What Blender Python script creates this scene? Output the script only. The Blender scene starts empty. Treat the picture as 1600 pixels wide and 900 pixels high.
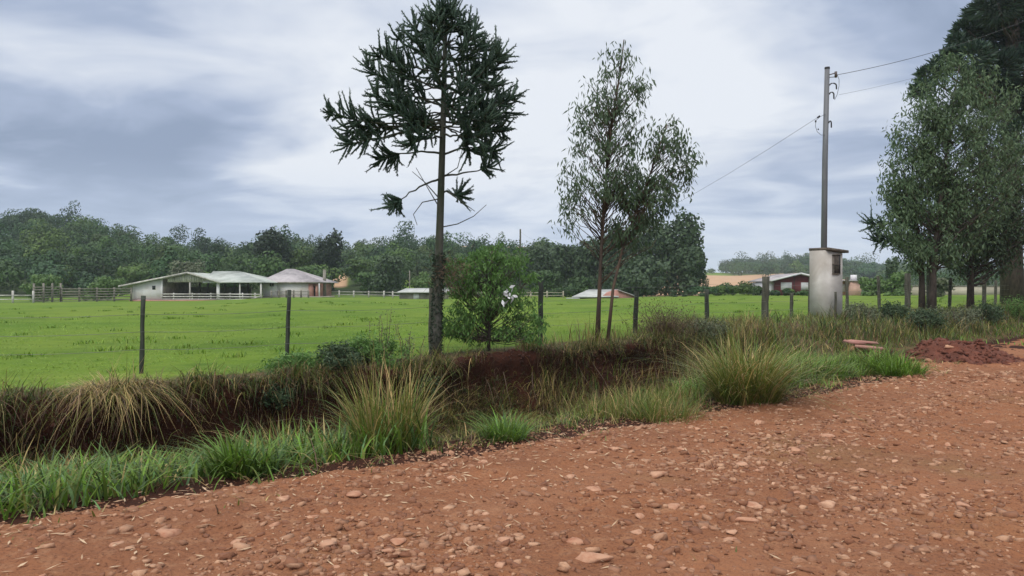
import bpy, math, random
import numpy as np
from math import radians as R

# ---------------------------------------------------------------- camera, world, sun, exposure
SC = bpy.context.scene
COL = SC.collection
F = 1150.0          # focal length in pixels of the 1600 px wide photograph
EZ = 1.6            # eye height above the road
cam_d = bpy.data.cameras.new('camera'); cam = bpy.data.objects.new('camera', cam_d); COL.objects.link(cam)
cam.location = (0, 0, EZ); cam.rotation_euler = (R(90), 0, 0)
cam_d.sensor_width = 36; cam_d.lens = 36 * F / 1600
cam_d.clip_start = 0.05; cam_d.clip_end = 6000
SC.camera = cam
SUN_EL, SUN_AZ = 52, 205      # azimuth clockwise from +Y
SKY_GAIN = 1.0
world = bpy.data.worlds.new("World"); SC.world = world; world.use_nodes = True
def build_world():
    nt = world.node_tree; N = nt.nodes; L = nt.links; N.clear()
    def n(t, **k):
        x = N.new(t)
        for a, b in k.items(): setattr(x, a, b)
        return x
    def math_(op, a, b=None, clamp=False):
        m = n('ShaderNodeMath', operation=op, use_clamp=clamp)
        for i, v in enumerate((a, b)):
            if v is None: continue
            if isinstance(v, (int, float)): m.inputs[i].default_value = v
            else: L.new(v, m.inputs[i])
        return m.outputs[0]
    def mix(f, a, b):
        m = n('ShaderNodeMix', data_type='RGBA')
        if isinstance(f, float): m.inputs[0].default_value = f
        else: L.new(f, m.inputs[0])
        for i, v in ((6, a), (7, b)):
            if isinstance(v, tuple): m.inputs[i].default_value = v + (1,)
            else: L.new(v, m.inputs[i])
        return m.outputs[2]
    sky = n('ShaderNodeTexSky', sky_type='NISHITA'); sky.sun_disc = False
    sky.sun_elevation = R(SUN_EL); sky.sun_rotation = R(SUN_AZ)
    bg1 = n('ShaderNodeBackground'); L.new(sky.outputs[0], bg1.inputs[0]); bg1.inputs[1].default_value = 0.06
    tc = n('ShaderNodeTexCoord'); sp = n('ShaderNodeSeparateXYZ'); L.new(tc.outputs['Generated'], sp.inputs[0])
    zz = math_('ADD', math_('MAXIMUM', sp.outputs[2], 0.0), 0.16)
    px = math_('DIVIDE', sp.outputs[0], zz); py = math_('DIVIDE', sp.outputs[1], zz)
    cb = n('ShaderNodeCombineXYZ'); L.new(px, cb.inputs[0]); L.new(py, cb.inputs[1])
    mp = n('ShaderNodeMapping'); L.new(cb.outputs[0], mp.inputs[0])
    mp.inputs['Rotation'].default_value = (0, 0, R(24)); mp.inputs['Scale'].default_value = (.78, 1.0, 1); mp.inputs['Location'].default_value = (3.3, 1.7, .4)
    nz = n('ShaderNodeTexNoise'); L.new(mp.outputs[0], nz.inputs[0])
    nz.inputs['Scale'].default_value = .75; nz.inputs['Detail'].default_value = 5; nz.inputs['Roughness'].default_value = .52; nz.inputs['Distortion'].default_value = .35
    # darker bank of cloud low on the left
    vn = n('ShaderNodeVectorMath', operation='DOT_PRODUCT'); L.new(tc.outputs['Generated'], vn.inputs[0])
    v = np.array([-.60, 1, .185]); v /= np.linalg.norm(v); vn.inputs[1].default_value = tuple(v)
    mr = n('ShaderNodeMapRange', interpolation_type='SMOOTHSTEP'); L.new(vn.outputs['Value'], mr.inputs[0])
    mr.inputs[1].default_value = .93; mr.inputs[2].default_value = 1.0; mr.inputs[3].default_value = 0; mr.inputs[4].default_value = .12
    # elevation band limits it to a layer
    nz2 = n('ShaderNodeTexNoise'); L.new(mp.outputs[0], nz2.inputs[0]); nz2.inputs['Scale'].default_value = 2.3; nz2.inputs['Detail'].default_value = 4; nz2.inputs['Roughness'].default_value = .55; nz2.inputs['Distortion'].default_value = .8
    fine = math_('MULTIPLY', math_('SUBTRACT', nz2.outputs[0], .5), .34)
    val = math_('SUBTRACT', math_('ADD', nz.outputs[0], fine), mr.outputs[0])
    cr = n('ShaderNodeValToRGB'); L.new(val, cr.inputs[0]); e = cr.color_ramp
    e.elements[0].position = .31; e.elements[0].color = (.27, .335, .47, 1)
    e.elements[1].position = .61; e.elements[1].color = (.775, .810, .870, 1)
    m1 = e.elements.new(.42); m1.color = (.380, .450, .600, 1)
    m2 = e.elements.new(.49); m2.color = (.560, .618, .735, 1)
    # paler towards the horizon
    hz = n('ShaderNodeMapRange'); L.new(sp.outputs[2], hz.inputs[0])
    hz.inputs[1].default_value = .015; hz.inputs[2].default_value = .16; hz.inputs[3].default_value = .7; hz.inputs[4].default_value = 0
    c2 = mix(hz.outputs[0], cr.outputs[0], (.55, .65, .83))
    nu = n('ShaderNodeMapRange'); L.new(sp.outputs[2], nu.inputs[0])
    nu.inputs[1].default_value = .38; nu.inputs[2].default_value = .75; nu.inputs[3].default_value = 0; nu.inputs[4].default_value = .85
    c2 = mix(nu.outputs[0], c2, (.66, .64, .61))
    # overcast dome is brighter overhead
    up = n('ShaderNodeMapRange'); L.new(sp.outputs[2], up.inputs[0])
    up.inputs[1].default_value = .36; up.inputs[2].default_value = 1; up.inputs[3].default_value = 1.0; up.inputs[4].default_value = 2.3
    bg2 = n('ShaderNodeBackground'); L.new(c2, bg2.inputs[0]); L.new(math_('MULTIPLY', up.outputs[0], SKY_GAIN), bg2.inputs[1])
    mx = n('ShaderNodeMixShader'); mx.inputs[0].default_value = .93
    L.new(bg1.outputs[0], mx.inputs[1]); L.new(bg2.outputs[0], mx.inputs[2])
    out = n('ShaderNodeOutputWorld'); L.new(mx.outputs[0], out.inputs[0])
build_world()
sd = bpy.data.lights.new('sun', 'SUN'); sd.energy = 1.4; sd.angle = R(25); sd.color = (1, .965, .91)
sun = bpy.data.objects.new('sun', sd); COL.objects.link(sun)
sun.rotation_euler = (R(90 - SUN_EL), 0, R(180 - SUN_AZ))
SC.view_settings.view_transform = 'Standard'; SC.view_settings.look = 'None'
SC.view_settings.exposure = 0.18; SC.view_settings.gamma = 1; SC.view_settings.use_curve_mapping = False
try: SC.cycles.max_bounces = 6; SC.cycles.volume_bounces = 1; SC.cycles.transparent_max_bounces = 4
except Exception: pass

# ---------------------------------------------------------------- helpers
rng = np.random.default_rng(7)
def P(px, py, d): return np.array([(px - 800) / F * d, d, EZ + (450 - py) / F * d])
def sm(a, b, x): t = np.clip((x - a) / (b - a), 0, 1); return t * t * (3 - 2 * t)
def vn(x, y, seed=0.):
    xi = np.floor(x); yi = np.floor(y); fx = x - xi; fy = y - yi
    def h(a, b): v = np.sin(a * 127.1 + b * 311.7 + seed * 74.7) * 43758.5453; return v - np.floor(v)
    fx = fx * fx * (3 - 2 * fx); fy = fy * fy * (3 - 2 * fy)
    return (h(xi, yi) * (1 - fx) + h(xi + 1, yi) * fx) * (1 - fy) + (h(xi, yi + 1) * (1 - fx) + h(xi + 1, yi + 1) * fx) * fy
def fbm(x, y, seed=0., o=4):
    v = 0; a = .5
    for i in range(o): v = v + a * (vn(x * 2 ** i, y * 2 ** i, seed + i * 3.1) - .5); a *= .5
    return v
def nrmz(v): return v / np.maximum(np.linalg.norm(v, axis=-1, keepdims=True), 1e-9)
CA, SA = math.cos(R(40)), math.sin(R(40))
def sw(x, y): return x * CA + y * SA, -x * SA + y * CA
def xy(s, w): return s * CA - w * SA, s * SA + w * CA

# ---- terrain height
PX = [-900, 0, 60, 150, 250, 350, 450, 530, 600, 700, 760, 860, 940, 1020, 1150, 2600]
HA = [15, 18.5, 21.0, 16.5, 10.5, 9.0, 10.5, 7.5, 11, 11, 7.5, 8, 6, 3.0, 1.6, 1.2]
PB = [-900, 600, 700, 860, 900, 1000, 1080, 1140, 1280, 1360, 1450, 2600]
HB = [20, 20, 36, 35, 30, 21, 14.5, 14, 18, 13, 8, 7]
PZ = [-900, 0, 300, 450, 650, 900, 1200, 1600, 2600]
HZ = [-.4, -.25, -.15, .32, .15, .25, .62, .85, .9]
def H(x, y, fine=True):
    x = np.asarray(x, float); y = np.asarray(y, float)
    s, w = sw(x, y)
    ditch = 1 - sm(11, 16.5, s)
    zt = .30 + .28 * sm(-3, 22, s)
    n1 = fbm(s * .9, w * .0 + 3, 1.) * .9
    lip = 10.5 + n1
    z = np.where(w < 5.5, -.05, 0.)
    dep = .45 + .27 * sm(1.5, 4.5, s); z = z - dep * ditch * sm(6.0, 9.0, w)
    foot = lip - (.55 + .45 * sm(2, 5, s)) * ditch - 3.0 * (1 - ditch) * sm(0, 1, 1 - ditch)
    z = z + (zt + dep * ditch) * sm(foot, lip, w)
    r = np.hypot(x, y); yy = np.maximum(y, 1.)
    px = np.clip(800 + F * x / yy, -900, 2600)
    zf = np.interp(px, PZ, HZ)
    far = sm(14, 85, y) * (y > 5)
    z = z + (zf - zt) * far * sm(10, 16, w)
    a = np.interp(px, PX, HA); b = np.interp(px, PB, HB)
    z = z + (a - zf) * sm(112, 260, y) + (b - a) * np.clip((y - 260) / 340, 0, 1)
    if fine:
        past = sm(10.5, 11.5, w)
        z = z + past * (fbm(x * .35, y * .35, 5.) * .16 + fbm(x * 1.7, y * 1.7, 6.) * .05) * (1 - .5 * sm(60, 110, y))
        bank = sm(5.6, 7, w) * (1 - past)
        z = z + bank * (fbm(x * 2.1, y * 2.1, 8.) * .16 + fbm(x * 5, y * 5, 9.) * .13)
    return z
def g(x, y): return float(H(x, y))

# ---- objects
def mesh_np(name, V, Fc, mat=None, parent=None, col=None, smooth=False, link=True):
    V = np.asarray(V, np.float32).reshape(-1, 3)
    if not isinstance(Fc, list): Fc = [Fc]
    Fc = [np.asarray(f, np.int32) for f in Fc if len(f)]
    me = bpy.data.meshes.new(name)
    me.vertices.add(len(V)); me.vertices.foreach_set('co', V.ravel())
    tot = sum(f.size for f in Fc); nf = sum(len(f) for f in Fc)
    me.loops.add(tot); me.polygons.add(nf)
    me.loops.foreach_set('vertex_index', np.concatenate([f.ravel() for f in Fc]))
    ls = []; o = 0
    for f in Fc: ls.append(o + np.arange(len(f)) * f.shape[1]); o += f.size
    me.polygons.foreach_set('loop_start', np.concatenate(ls).astype(np.int32))
    if smooth: me.polygons.foreach_set('use_smooth', np.ones(nf, bool))
    if col is not None:
        a = me.color_attributes.new('tint', 'FLOAT_COLOR', 'POINT')
        c = np.ones((len(V), 4), np.float32); c[:, :np.shape(col)[-1]] = col; a.data.foreach_set('color', c.ravel())
    me.update(calc_edges=True); me.validate()
    if mat: me.materials.append(mat)
    ob = bpy.data.objects.new(name, me)
    if link: COL.objects.link(ob)
    if parent: ob.parent = parent; ob.location = -np.array(parent.location) if not parent.get('_local') else (0, 0, 0)
    return ob
def tag(o, label=None, cat=None, group=None, kind=None):
    if label: o['label'] = label
    if cat: o['category'] = cat
    if group: o['group'] = group
    if kind: o['kind'] = kind
    return o
def thing(name, label, cat, loc=(0, 0, 0), group=None):
    o = bpy.data.objects.new(name, None); COL.objects.link(o); o.location = loc; o.empty_display_size = .2
    return tag(o, label, cat, group)
class MB:
    def __init__(s): s.V = []; s.Q = []; s.T = []; s.C = []; s.n = 0
    def add(s, V, Q=None, T=None, C=None):
        V = np.asarray(V, float).reshape(-1, 3)
        if Q is not None and len(Q): s.Q.append(np.asarray(Q) + s.n)
        if T is not None and len(T): s.T.append(np.asarray(T) + s.n)
        if C is not None: s.C.append(np.broadcast_to(np.asarray(C, float), (len(V), 3)))
        s.V.append(V); s.n += len(V); return s
    def box(s, x0, x1, y0, y1, z0, z1):
        V = [(x, y, z) for z in (z0, z1) for y in (y0, y1) for x in (x0, x1)]
        return s.add(V, [(0, 2, 3, 1), (4, 5, 7, 6), (0, 1, 5, 4), (2, 6, 7, 3), (0, 4, 6, 2), (1, 3, 7, 5)])
    def prism(s, pts, y0, y1):   # polygon in XZ extruded along Y (quads/tris fan)
        n = len(pts); V = [(a, y0, b) for a, b in pts] + [(a, y1, b) for a, b in pts]
        Q = [(i, (i + 1) % n, (i + 1) % n + n, i + n) for i in range(n)]
        T = [(0, i + 1, i) for i in range(1, n - 1)] + [(n, n + i, n + i + 1) for i in range(1, n - 1)]
        return s.add(V, Q, T)
    def slab(s, pts, t):         # planar polygon thickened downwards by t
        n = len(pts); pts = np.array(pts, float); V = np.vstack([pts, pts - [0, 0, t]])
        Q = [(i, i + n, (i + 1) % n + n, (i + 1) % n) for i in range(n)]
        T = [(0, i, i + 1) for i in range(1, n - 1)] + [(n, n + i + 1, n + i) for i in range(1, n - 1)]
        return s.add(V, Q, T)
    def bar(s, a, b, w, h=None):
        a = np.array(a, float); b = np.array(b, float); h = h or w
        d = nrmz(b - a); u = np.array([0, 0, 1.]) if abs(d[2]) < .9 else np.array([0, 1., 0])
        r = nrmz(np.cross(d, u)); u = np.cross(r, d)
        V = [p + r * sx * w / 2 + u * sz * h / 2 for p in (a, b) for sx, sz in ((-1, -1), (1, -1), (1, 1), (-1, 1))]
        return s.add(V, [(0, 1, 2, 3), (7, 6, 5, 4)] + [(i, i + 4, (i + 1) % 4 + 4, (i + 1) % 4) for i in range(4)])
    def tube(s, pts, rad, k=8, C=None):
        pts = np.array(pts, float); n = len(pts); rad = np.broadcast_to(np.asarray(rad, float), (n,))
        t = nrmz(np.gradient(pts, axis=0)); ref = np.array([1., 0, 0]) if abs(t[0][0]) < .8 else np.array([0, 1., 0])
        u = nrmz(np.cross(t, ref)); v = np.cross(t, u); a = np.arange(k) / k * 2 * np.pi
        V = pts[:, None] + rad[:, None, None] * (np.cos(a)[None, :, None] * u[:, None] + np.sin(a)[None, :, None] * v[:, None])
        i = np.arange(n - 1)[:, None] * k; j = np.arange(k)[None]; j2 = (j + 1) % k
        Q = np.stack([i + j, i + j2, i + j2 + k, i + j + k], -1).reshape(-1, 4)
        m = s.n; s.add(V, Q, C=C)
        T = [(0, q + 1, q) for q in range(1, k - 1)] + [((n - 1) * k, (n - 1) * k + q, (n - 1) * k + q + 1) for q in range(1, k - 1)]
        s.T.append(np.array(T) + m); return s
    def build(s, name, mat, parent=None, smooth=False):
        V = np.vstack(s.V); Fc = []
        if s.Q: Fc.append(np.vstack(s.Q))
        if s.T: Fc.append(np.vstack(s.T))
        return mesh_np(name, V, Fc, mat, parent, np.vstack(s.C) if s.C else None, smooth)

# ---- materials
def mat_base(name):
    m = bpy.data.materials.new(name); m.use_nodes = True; nt = m.node_tree; nt.nodes.clear()
    return m, nt, nt.nodes, nt.links
def add(N, t, **k):
    x = N.new(t)
    for a, b in k.items(): setattr(x, a, b)
    return x
def cmix(N, L, f, a, b, blend='MIX'):
    m = add(N, 'ShaderNodeMix', data_type='RGBA', blend_type=blend)
    if isinstance(f, (int, float)): m.inputs[0].default_value = f
    else: L.new(f, m.inputs[0])
    for i, v in ((6, a), (7, b)):
        if isinstance(v, tuple): m.inputs[i].default_value = v[:3] + (1,)
        else: L.new(v, m.inputs[i])
    return m.outputs[2]
def noise(N, L, sc, det=4, ro=.55, co=None, dist=0):
    n = add(N, 'ShaderNodeTexNoise'); n.inputs['Scale'].default_value = sc; n.inputs['Detail'].default_value = det
    n.inputs['Roughness'].default_value = ro; n.inputs['Distortion'].default_value = dist
    if co is not None: L.new(co, n.inputs[0])
    return n.outputs[0]
def rmp(N, L, v, a, b, lo=0., hi=1.):
    m = add(N, 'ShaderNodeMapRange'); L.new(v, m.inputs[0]); m.inputs[1].default_value = a; m.inputs[2].default_value = b
    m.inputs[3].default_value = lo; m.inputs[4].default_value = hi; return m.outputs[0]
def surf(name, col, col2=None, rough=.85, scale=4., bump=.3, bscale=None, stretch=None, metal=0, lo=.35, hi=.65, streak=None, dist=.01):
    m, nt, N, L = mat_base(name)
    tc = add(N, 'ShaderNodeTexCoord'); mp = add(N, 'ShaderNodeMapping'); L.new(tc.outputs['Object'], mp.inputs[0])
    if stretch: mp.inputs['Scale'].default_value = stretch
    co = mp.outputs[0]; b = add(N, 'ShaderNodeBsdfPrincipled')
    nz = noise(N, L, scale, 6, .6, co)
    c = cmix(N, L, rmp(N, L, nz, lo, hi), col, col2 or tuple(x * .7 for x in col))
    if streak:
        n3 = noise(N, L, scale * .35, 5, .65, co, .5); c = cmix(N, L, rmp(N, L, n3, .5, .72), c, streak)
    L.new(c, b.inputs['Base Color']); b.inputs['Roughness'].default_value = rough; b.inputs['Metallic'].default_value = metal
    if bump:
        bp = add(N, 'ShaderNodeBump'); bp.inputs['Strength'].default_value = bump; bp.inputs['Distance'].default_value = dist
        L.new(noise(N, L, bscale or scale * 6, 5, .6, co), bp.inputs['Height']); L.new(bp.outputs[0], b.inputs['Normal'])
    o = add(N, 'ShaderNodeOutputMaterial'); L.new(b.outputs[0], o.inputs[0]); return m
def leafmat(name, c1, c2, trans=.25, rough=.55, attr=True):
    m, nt, N, L = mat_base(name)
    ge = add(N, 'ShaderNodeNewGeometry'); c = cmix(N, L, ge.outputs['Random Per Island'], c1, c2)
    if attr:
        at = add(N, 'ShaderNodeAttribute', attribute_name='tint'); c = cmix(N, L, 1., c, at.outputs['Color'], 'MULTIPLY')
    b = add(N, 'ShaderNodeBsdfPrincipled'); L.new(c, b.inputs['Base Color']); b.inputs['Roughness'].default_value = rough
    b.inputs['Specular IOR Level'].default_value = .3
    t = add(N, 'ShaderNodeBsdfTranslucent'); L.new(c, t.inputs[0]); mx = add(N, 'ShaderNodeMixShader'); mx.inputs[0].default_value = trans
    L.new(b.outputs[0], mx.inputs[1]); L.new(t.outputs[0], mx.inputs[2])
    o = add(N, 'ShaderNodeOutputMaterial'); L.new(mx.outputs[0], o.inputs[0]); return m

def ground_mat():
    m, nt, N, L = mat_base('ground')
    ge = add(N, 'ShaderNodeNewGeometry'); co = ge.outputs['Position']
    at = add(N, 'ShaderNodeAttribute', attribute_name='tint'); sp = add(N, 'ShaderNodeSeparateColor'); L.new(at.outputs['Color'], sp.inputs[0])
    n1 = noise(N, L, .22, 5, .6, co); n2 = noise(N, L, 2.6, 6, .65, co); n3 = noise(N, L, 14, 5, .65, co); n4 = noise(N, L, .06, 3, .5, co)
    c = cmix(N, L, rmp(N, L, n1, .38, .62), (.096, .178, .018), (.136, .218, .024))
    c = cmix(N, L, rmp(N, L, n2, .50, .70), c, (.070, .140, .014))
    c = cmix(N, L, rmp(N, L, n3, .56, .78), c, (.19, .27, .04))
    c = cmix(N, L, rmp(N, L, n4, .42, .62, 0, .7), c, (.175, .235, .035))
    mpx = add(N, 'ShaderNodeMapping'); L.new(co, mpx.inputs[0]); mpx.inputs['Scale'].default_value = (.16, .42, 1); n6 = noise(N, L, 1.0, 6, .7, mpx.outputs[0], .4)
    c = cmix(N, L, rmp(N, L, n6, .50, .66, 0, .75), c, (.062, .125, .014)); c = cmix(N, L, rmp(N, L, n6, .40, .30, 0, .6), c, (.20, .27, .045))
    dry = cmix(N, L, rmp(N, L, n2, .35, .65), (.13, .085, .04), (.06, .055, .025))
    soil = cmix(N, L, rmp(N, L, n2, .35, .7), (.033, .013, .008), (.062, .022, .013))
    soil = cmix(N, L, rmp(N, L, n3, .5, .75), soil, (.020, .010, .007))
    tan = cmix(N, L, rmp(N, L, n1, .35, .65), (.43, .265, .155), (.52, .35, .22))
    # masks broken up by noise
    def brk(ch):
        a = add(N, 'ShaderNodeMath', operation='ADD'); L.new(ch, a.inputs[0]); L.new(rmp(N, L, n2, 0, 1, -.35, .35), a.inputs[1])
        return rmp(N, L, a.outputs[0], .35, .65)
    c = cmix(N, L, brk(sp.outputs[1]), c, dry)
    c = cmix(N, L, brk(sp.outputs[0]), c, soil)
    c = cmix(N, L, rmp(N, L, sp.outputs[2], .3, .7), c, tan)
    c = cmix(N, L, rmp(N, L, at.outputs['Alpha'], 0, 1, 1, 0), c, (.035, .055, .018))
    b = add(N, 'ShaderNodeBsdfPrincipled'); L.new(c, b.inputs['Base Color']); b.inputs['Roughness'].default_value = .95
    b.inputs['Specular IOR Level'].default_value = .15
    bp = add(N, 'ShaderNodeBump'); bp.inputs['Strength'].default_value = .7; bp.inputs['Distance'].default_value = .06
    h = add(N, 'ShaderNodeMath', operation='ADD'); L.new(n2, h.inputs[0]); L.new(n3, h.inputs[1]); L.new(h.outputs[0], bp.inputs['Height'])
    L.new(bp.outputs[0], b.inputs['Normal'])
    o = add(N, 'ShaderNodeOutputMaterial'); L.new(b.outputs[0], o.inputs[0]); return m
def road_mat():
    m, nt, N, L = mat_base('road dirt')
    ge = add(N, 'ShaderNodeNewGeometry'); co = ge.outputs['Position']
    n1 = noise(N, L, .7, 5, .6, co); n2 = noise(N, L, 6, 6, .65, co); n3 = noise(N, L, 40, 5, .7, co)
    c = cmix(N, L, rmp(N, L, n1, .38, .62), (.320, .134, .064), (.255, .110, .057))
    c = cmix(N, L, rmp(N, L, n2, .5, .72), c, (.37, .190, .105))
    c = cmix(N, L, rmp(N, L, n3, .52, .7), c, (.13, .045, .025))
    dt = add(N, 'ShaderNodeVectorMath', operation='DOT_PRODUCT'); L.new(co, dt.inputs[0]); dt.inputs[1].default_value = (-SA, CA, 0)
    sn = add(N, 'ShaderNodeMath', operation='ADD'); L.new(dt.outputs['Value'], sn.inputs[0]); L.new(rmp(N, L, n1, 0, 1, -.8, .8), sn.inputs[1])
    si = add(N, 'ShaderNodeMath', operation='SINE'); ml = add(N, 'ShaderNodeMath', operation='MULTIPLY'); L.new(sn.outputs[0], ml.inputs[0]); ml.inputs[1].default_value = 3.4; L.new(ml.outputs[0], si.inputs[0])
    c = cmix(N, L, rmp(N, L, si.outputs[0], -.2, 1, 0, .5), c, (.34, .155, .082))
    n5 = noise(N, L, .45, 4, .6, co, .6)
    c = cmix(N, L, rmp(N, L, n5, .56, .68, 0, .45), c, (.22, .14, .065))
    vo = add(N, 'ShaderNodeTexVoronoi'); vo.inputs['Scale'].default_value = 22; vo.inputs['Randomness'].default_value = 1; L.new(co, vo.inputs[0])
    b = add(N, 'ShaderNodeBsdfPrincipled'); L.new(c, b.inputs['Base Color']); b.inputs['Roughness'].default_value = .92
    b.inputs['Specular IOR Level'].default_value = .2
    bp = add(N, 'ShaderNodeBump'); bp.inputs['Strength'].default_value = .8; bp.inputs['Distance'].default_value = .03
    h = add(N, 'ShaderNodeMath', operation='SUBTRACT'); L.new(n3, h.inputs[0]); L.new(vo.outputs['Distance'], h.inputs[1]); L.new(h.outputs[0], bp.inputs['Height'])
    L.new(bp.outputs[0], b.inputs['Normal'])
    o = add(N, 'ShaderNodeOutputMaterial'); L.new(b.outputs[0], o.inputs[0]); return m
M = dict(
    ground=ground_mat(), road=road_mat(),
    bark=surf('bark', (.11, .085, .07), (.045, .035, .03), .95, 9, .8, 40, (1, 1, .35)),
    bark_moss=surf('mossy bark', (.085, .08, .07), (.035, .045, .025), .95, 7, .8, 40, (1, 1, .4)),
    bark_red=surf('smooth reddish bark', (.115, .070, .045), (.045, .032, .026), .8, 6, .4, 30, (1, 1, .25)),
    post=surf('weathered post', (.115, .11, .085), (.035, .035, .026), .95, 8, .8, 50, (2, 2, .25)),
    post_dark=surf('dark treated post', (.055, .065, .05), (.02, .022, .018), .9, 9, .6, 50, (2, 2, .25)),
    wire=surf('galvanised wire', (.22, .22, .22), None, .5, 5, 0, metal=.6),
    concrete=surf('stained concrete', (.56, .53, .50), (.44, .41, .38), .95, 2.2, .5, 30, streak=(.36, .32, .28)),
    pole=surf('grey steel pole', (.20, .205, .22), (.13, .135, .15), .6, 3, .2, 20, (1, 1, .2), metal=.2),
    rust=surf('rusted grille', (.16, .13, .105), (.07, .055, .045), .9, 14, .4),
    dark=surf('dark fitting', (.03, .03, .033), None, .6, 5, .1),
    insul=surf('brown insulator', (.09, .06, .055), None, .35, 5, 0),
    white=surf('white washed wall', (.82, .80, .82), (.72, .70, .72), .9, .8, .2, 8, streak=(.62, .56, .52)),
    whitewood=surf('worn white boards', (.68, .66, .63), (.42, .40, .38), .9, 1.6, .3, 10, (1, 1, .3), streak=(.22, .2, .18)),
    greywood=surf('grey corral wood', (.27, .25, .215), (.13, .12, .10), .95, 1.5, .4, 12),
    fibro=surf('fibre cement roof', (.50, .53, .50), (.36, .40, .37), .9, .8, .3, 6, streak=(.19, .21, .18)),
    tile=surf('grey pink roof tiles', (.46, .43, .44), (.36, .33, .345), .9, 1.5, .5, 5, (1, 1, 1), streak=(.20, .19, .20)),
    fibrow=surf('pale sheet roof', (.55, .56, .55), (.38, .40, .38), .9, .9, .2, 6),
    brick=surf('bare brick', (.46, .24, .20), (.36, .18, .15), .95, 2.2, .4, 12),
    maroon=surf('maroon boards', (.17, .035, .04), (.12, .025, .032), .8, 1.5, .2, 8, (1, 1, .3)),
    peach=surf('peach plaster', (.62, .40, .33), (.50, .31, .25), .9, 1.2, .2, 8),
    cream=surf('cream wall', (.50, .45, .36), (.38, .34, .27), .9, .6, .2, 8, streak=(.24, .22, .17)),
    glass=surf('dark window', (.03, .033, .04), None, .25, 5, 0),
    blind=surf('white shutter', (.74, .74, .76), (.62, .62, .64), .7, 2, .1),
    stone=None,
)
def stone_mat(name, c1, c2, c3, pw=1.):
    m, nt, N, L = mat_base(name)
    ge = add(N, 'ShaderNodeNewGeometry'); oi = add(N, 'ShaderNodeObjectInfo')
    pm = add(N, 'ShaderNodeMath', operation='POWER'); L.new(ge.outputs['Random Per Island'], pm.inputs[0]); pm.inputs[1].default_value = pw
    c = cmix(N, L, pm.outputs[0], c1, c2)
    c = cmix(N, L, oi.outputs['Random'], c, cmix(N, L, .5, c, c3))
    n2 = noise(N, L, 11, 5, .7, ge.outputs['Position']); c = cmix(N, L, rmp(N, L, n2, .45, .7), c, c3)
    b = add(N, 'ShaderNodeBsdfPrincipled'); L.new(c, b.inputs['Base Color']); b.inputs['Roughness'].default_value = .9
    bp = add(N, 'ShaderNodeBump'); bp.inputs['Strength'].default_value = .5; bp.inputs['Distance'].default_value = .01
    L.new(noise(N, L, 45, 5, .7, ge.outputs['Position']), bp.inputs['Height']); L.new(bp.outputs[0], b.inputs['Normal'])
    o = add(N, 'ShaderNodeOutputMaterial'); L.new(b.outputs[0], o.inputs[0]); return m
M['stone'] = stone_mat('stone', (.48, .27, .165), (.58, .36, .24), (.33, .13, .07))
M['gravel'] = stone_mat('gravel', (.19, .075, .038), (.54, .32, .20), (.25, .105, .052), 1.7)
M['straw'] = leafmat('straw', (.62, .46, .30), (.40, .25, .15), .1, attr=False)
M['grass'] = leafmat('grass blades', (.95, .95, .95), (1.45, 1.45, 1.35), .3, .42)
M['leaf_forest'] = leafmat('forest leaves', (.034, .072, .024), (.064, .116, .040), .12, .6)
M['leaf_dark'] = leafmat('dark leaves', (.017, .033, .020), (.030, .050, .027), .1, .6, False)
M['leaf_arau'] = leafmat('stiff conifer leaves', (.028, .058, .040), (.055, .095, .062), .05, .55, False)
M['leaf_euc'] = leafmat('eucalyptus leaves', (.055, .095, .050), (.110, .160, .085), .25, .5, False)
M['leaf_shrub'] = leafmat('shrub leaves', (.075, .165, .04), (.16, .29, .08), .3, .5, False)
M['leaf_grove'] = leafmat('grove leaves', (.036, .068, .034), (.075, .115, .055), .12, .6, False)
M['leaf_right'] = leafmat('broad crown leaves', (.065, .115, .055), (.130, .190, .095), .2, .55, False)
M['leaf_bush'] = leafmat('bright bush leaves', (.075, .15, .04), (.14, .22, .07), .2, .55, False)
M['leaf_grey'] = leafmat('grey green leaves', (.10, .12, .07), (.16, .18, .11), .15, .6, False)
M['twig'] = leafmat('dry twigs', (.17, .12, .08), (.09, .06, .045), .05, .8, False)

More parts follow.
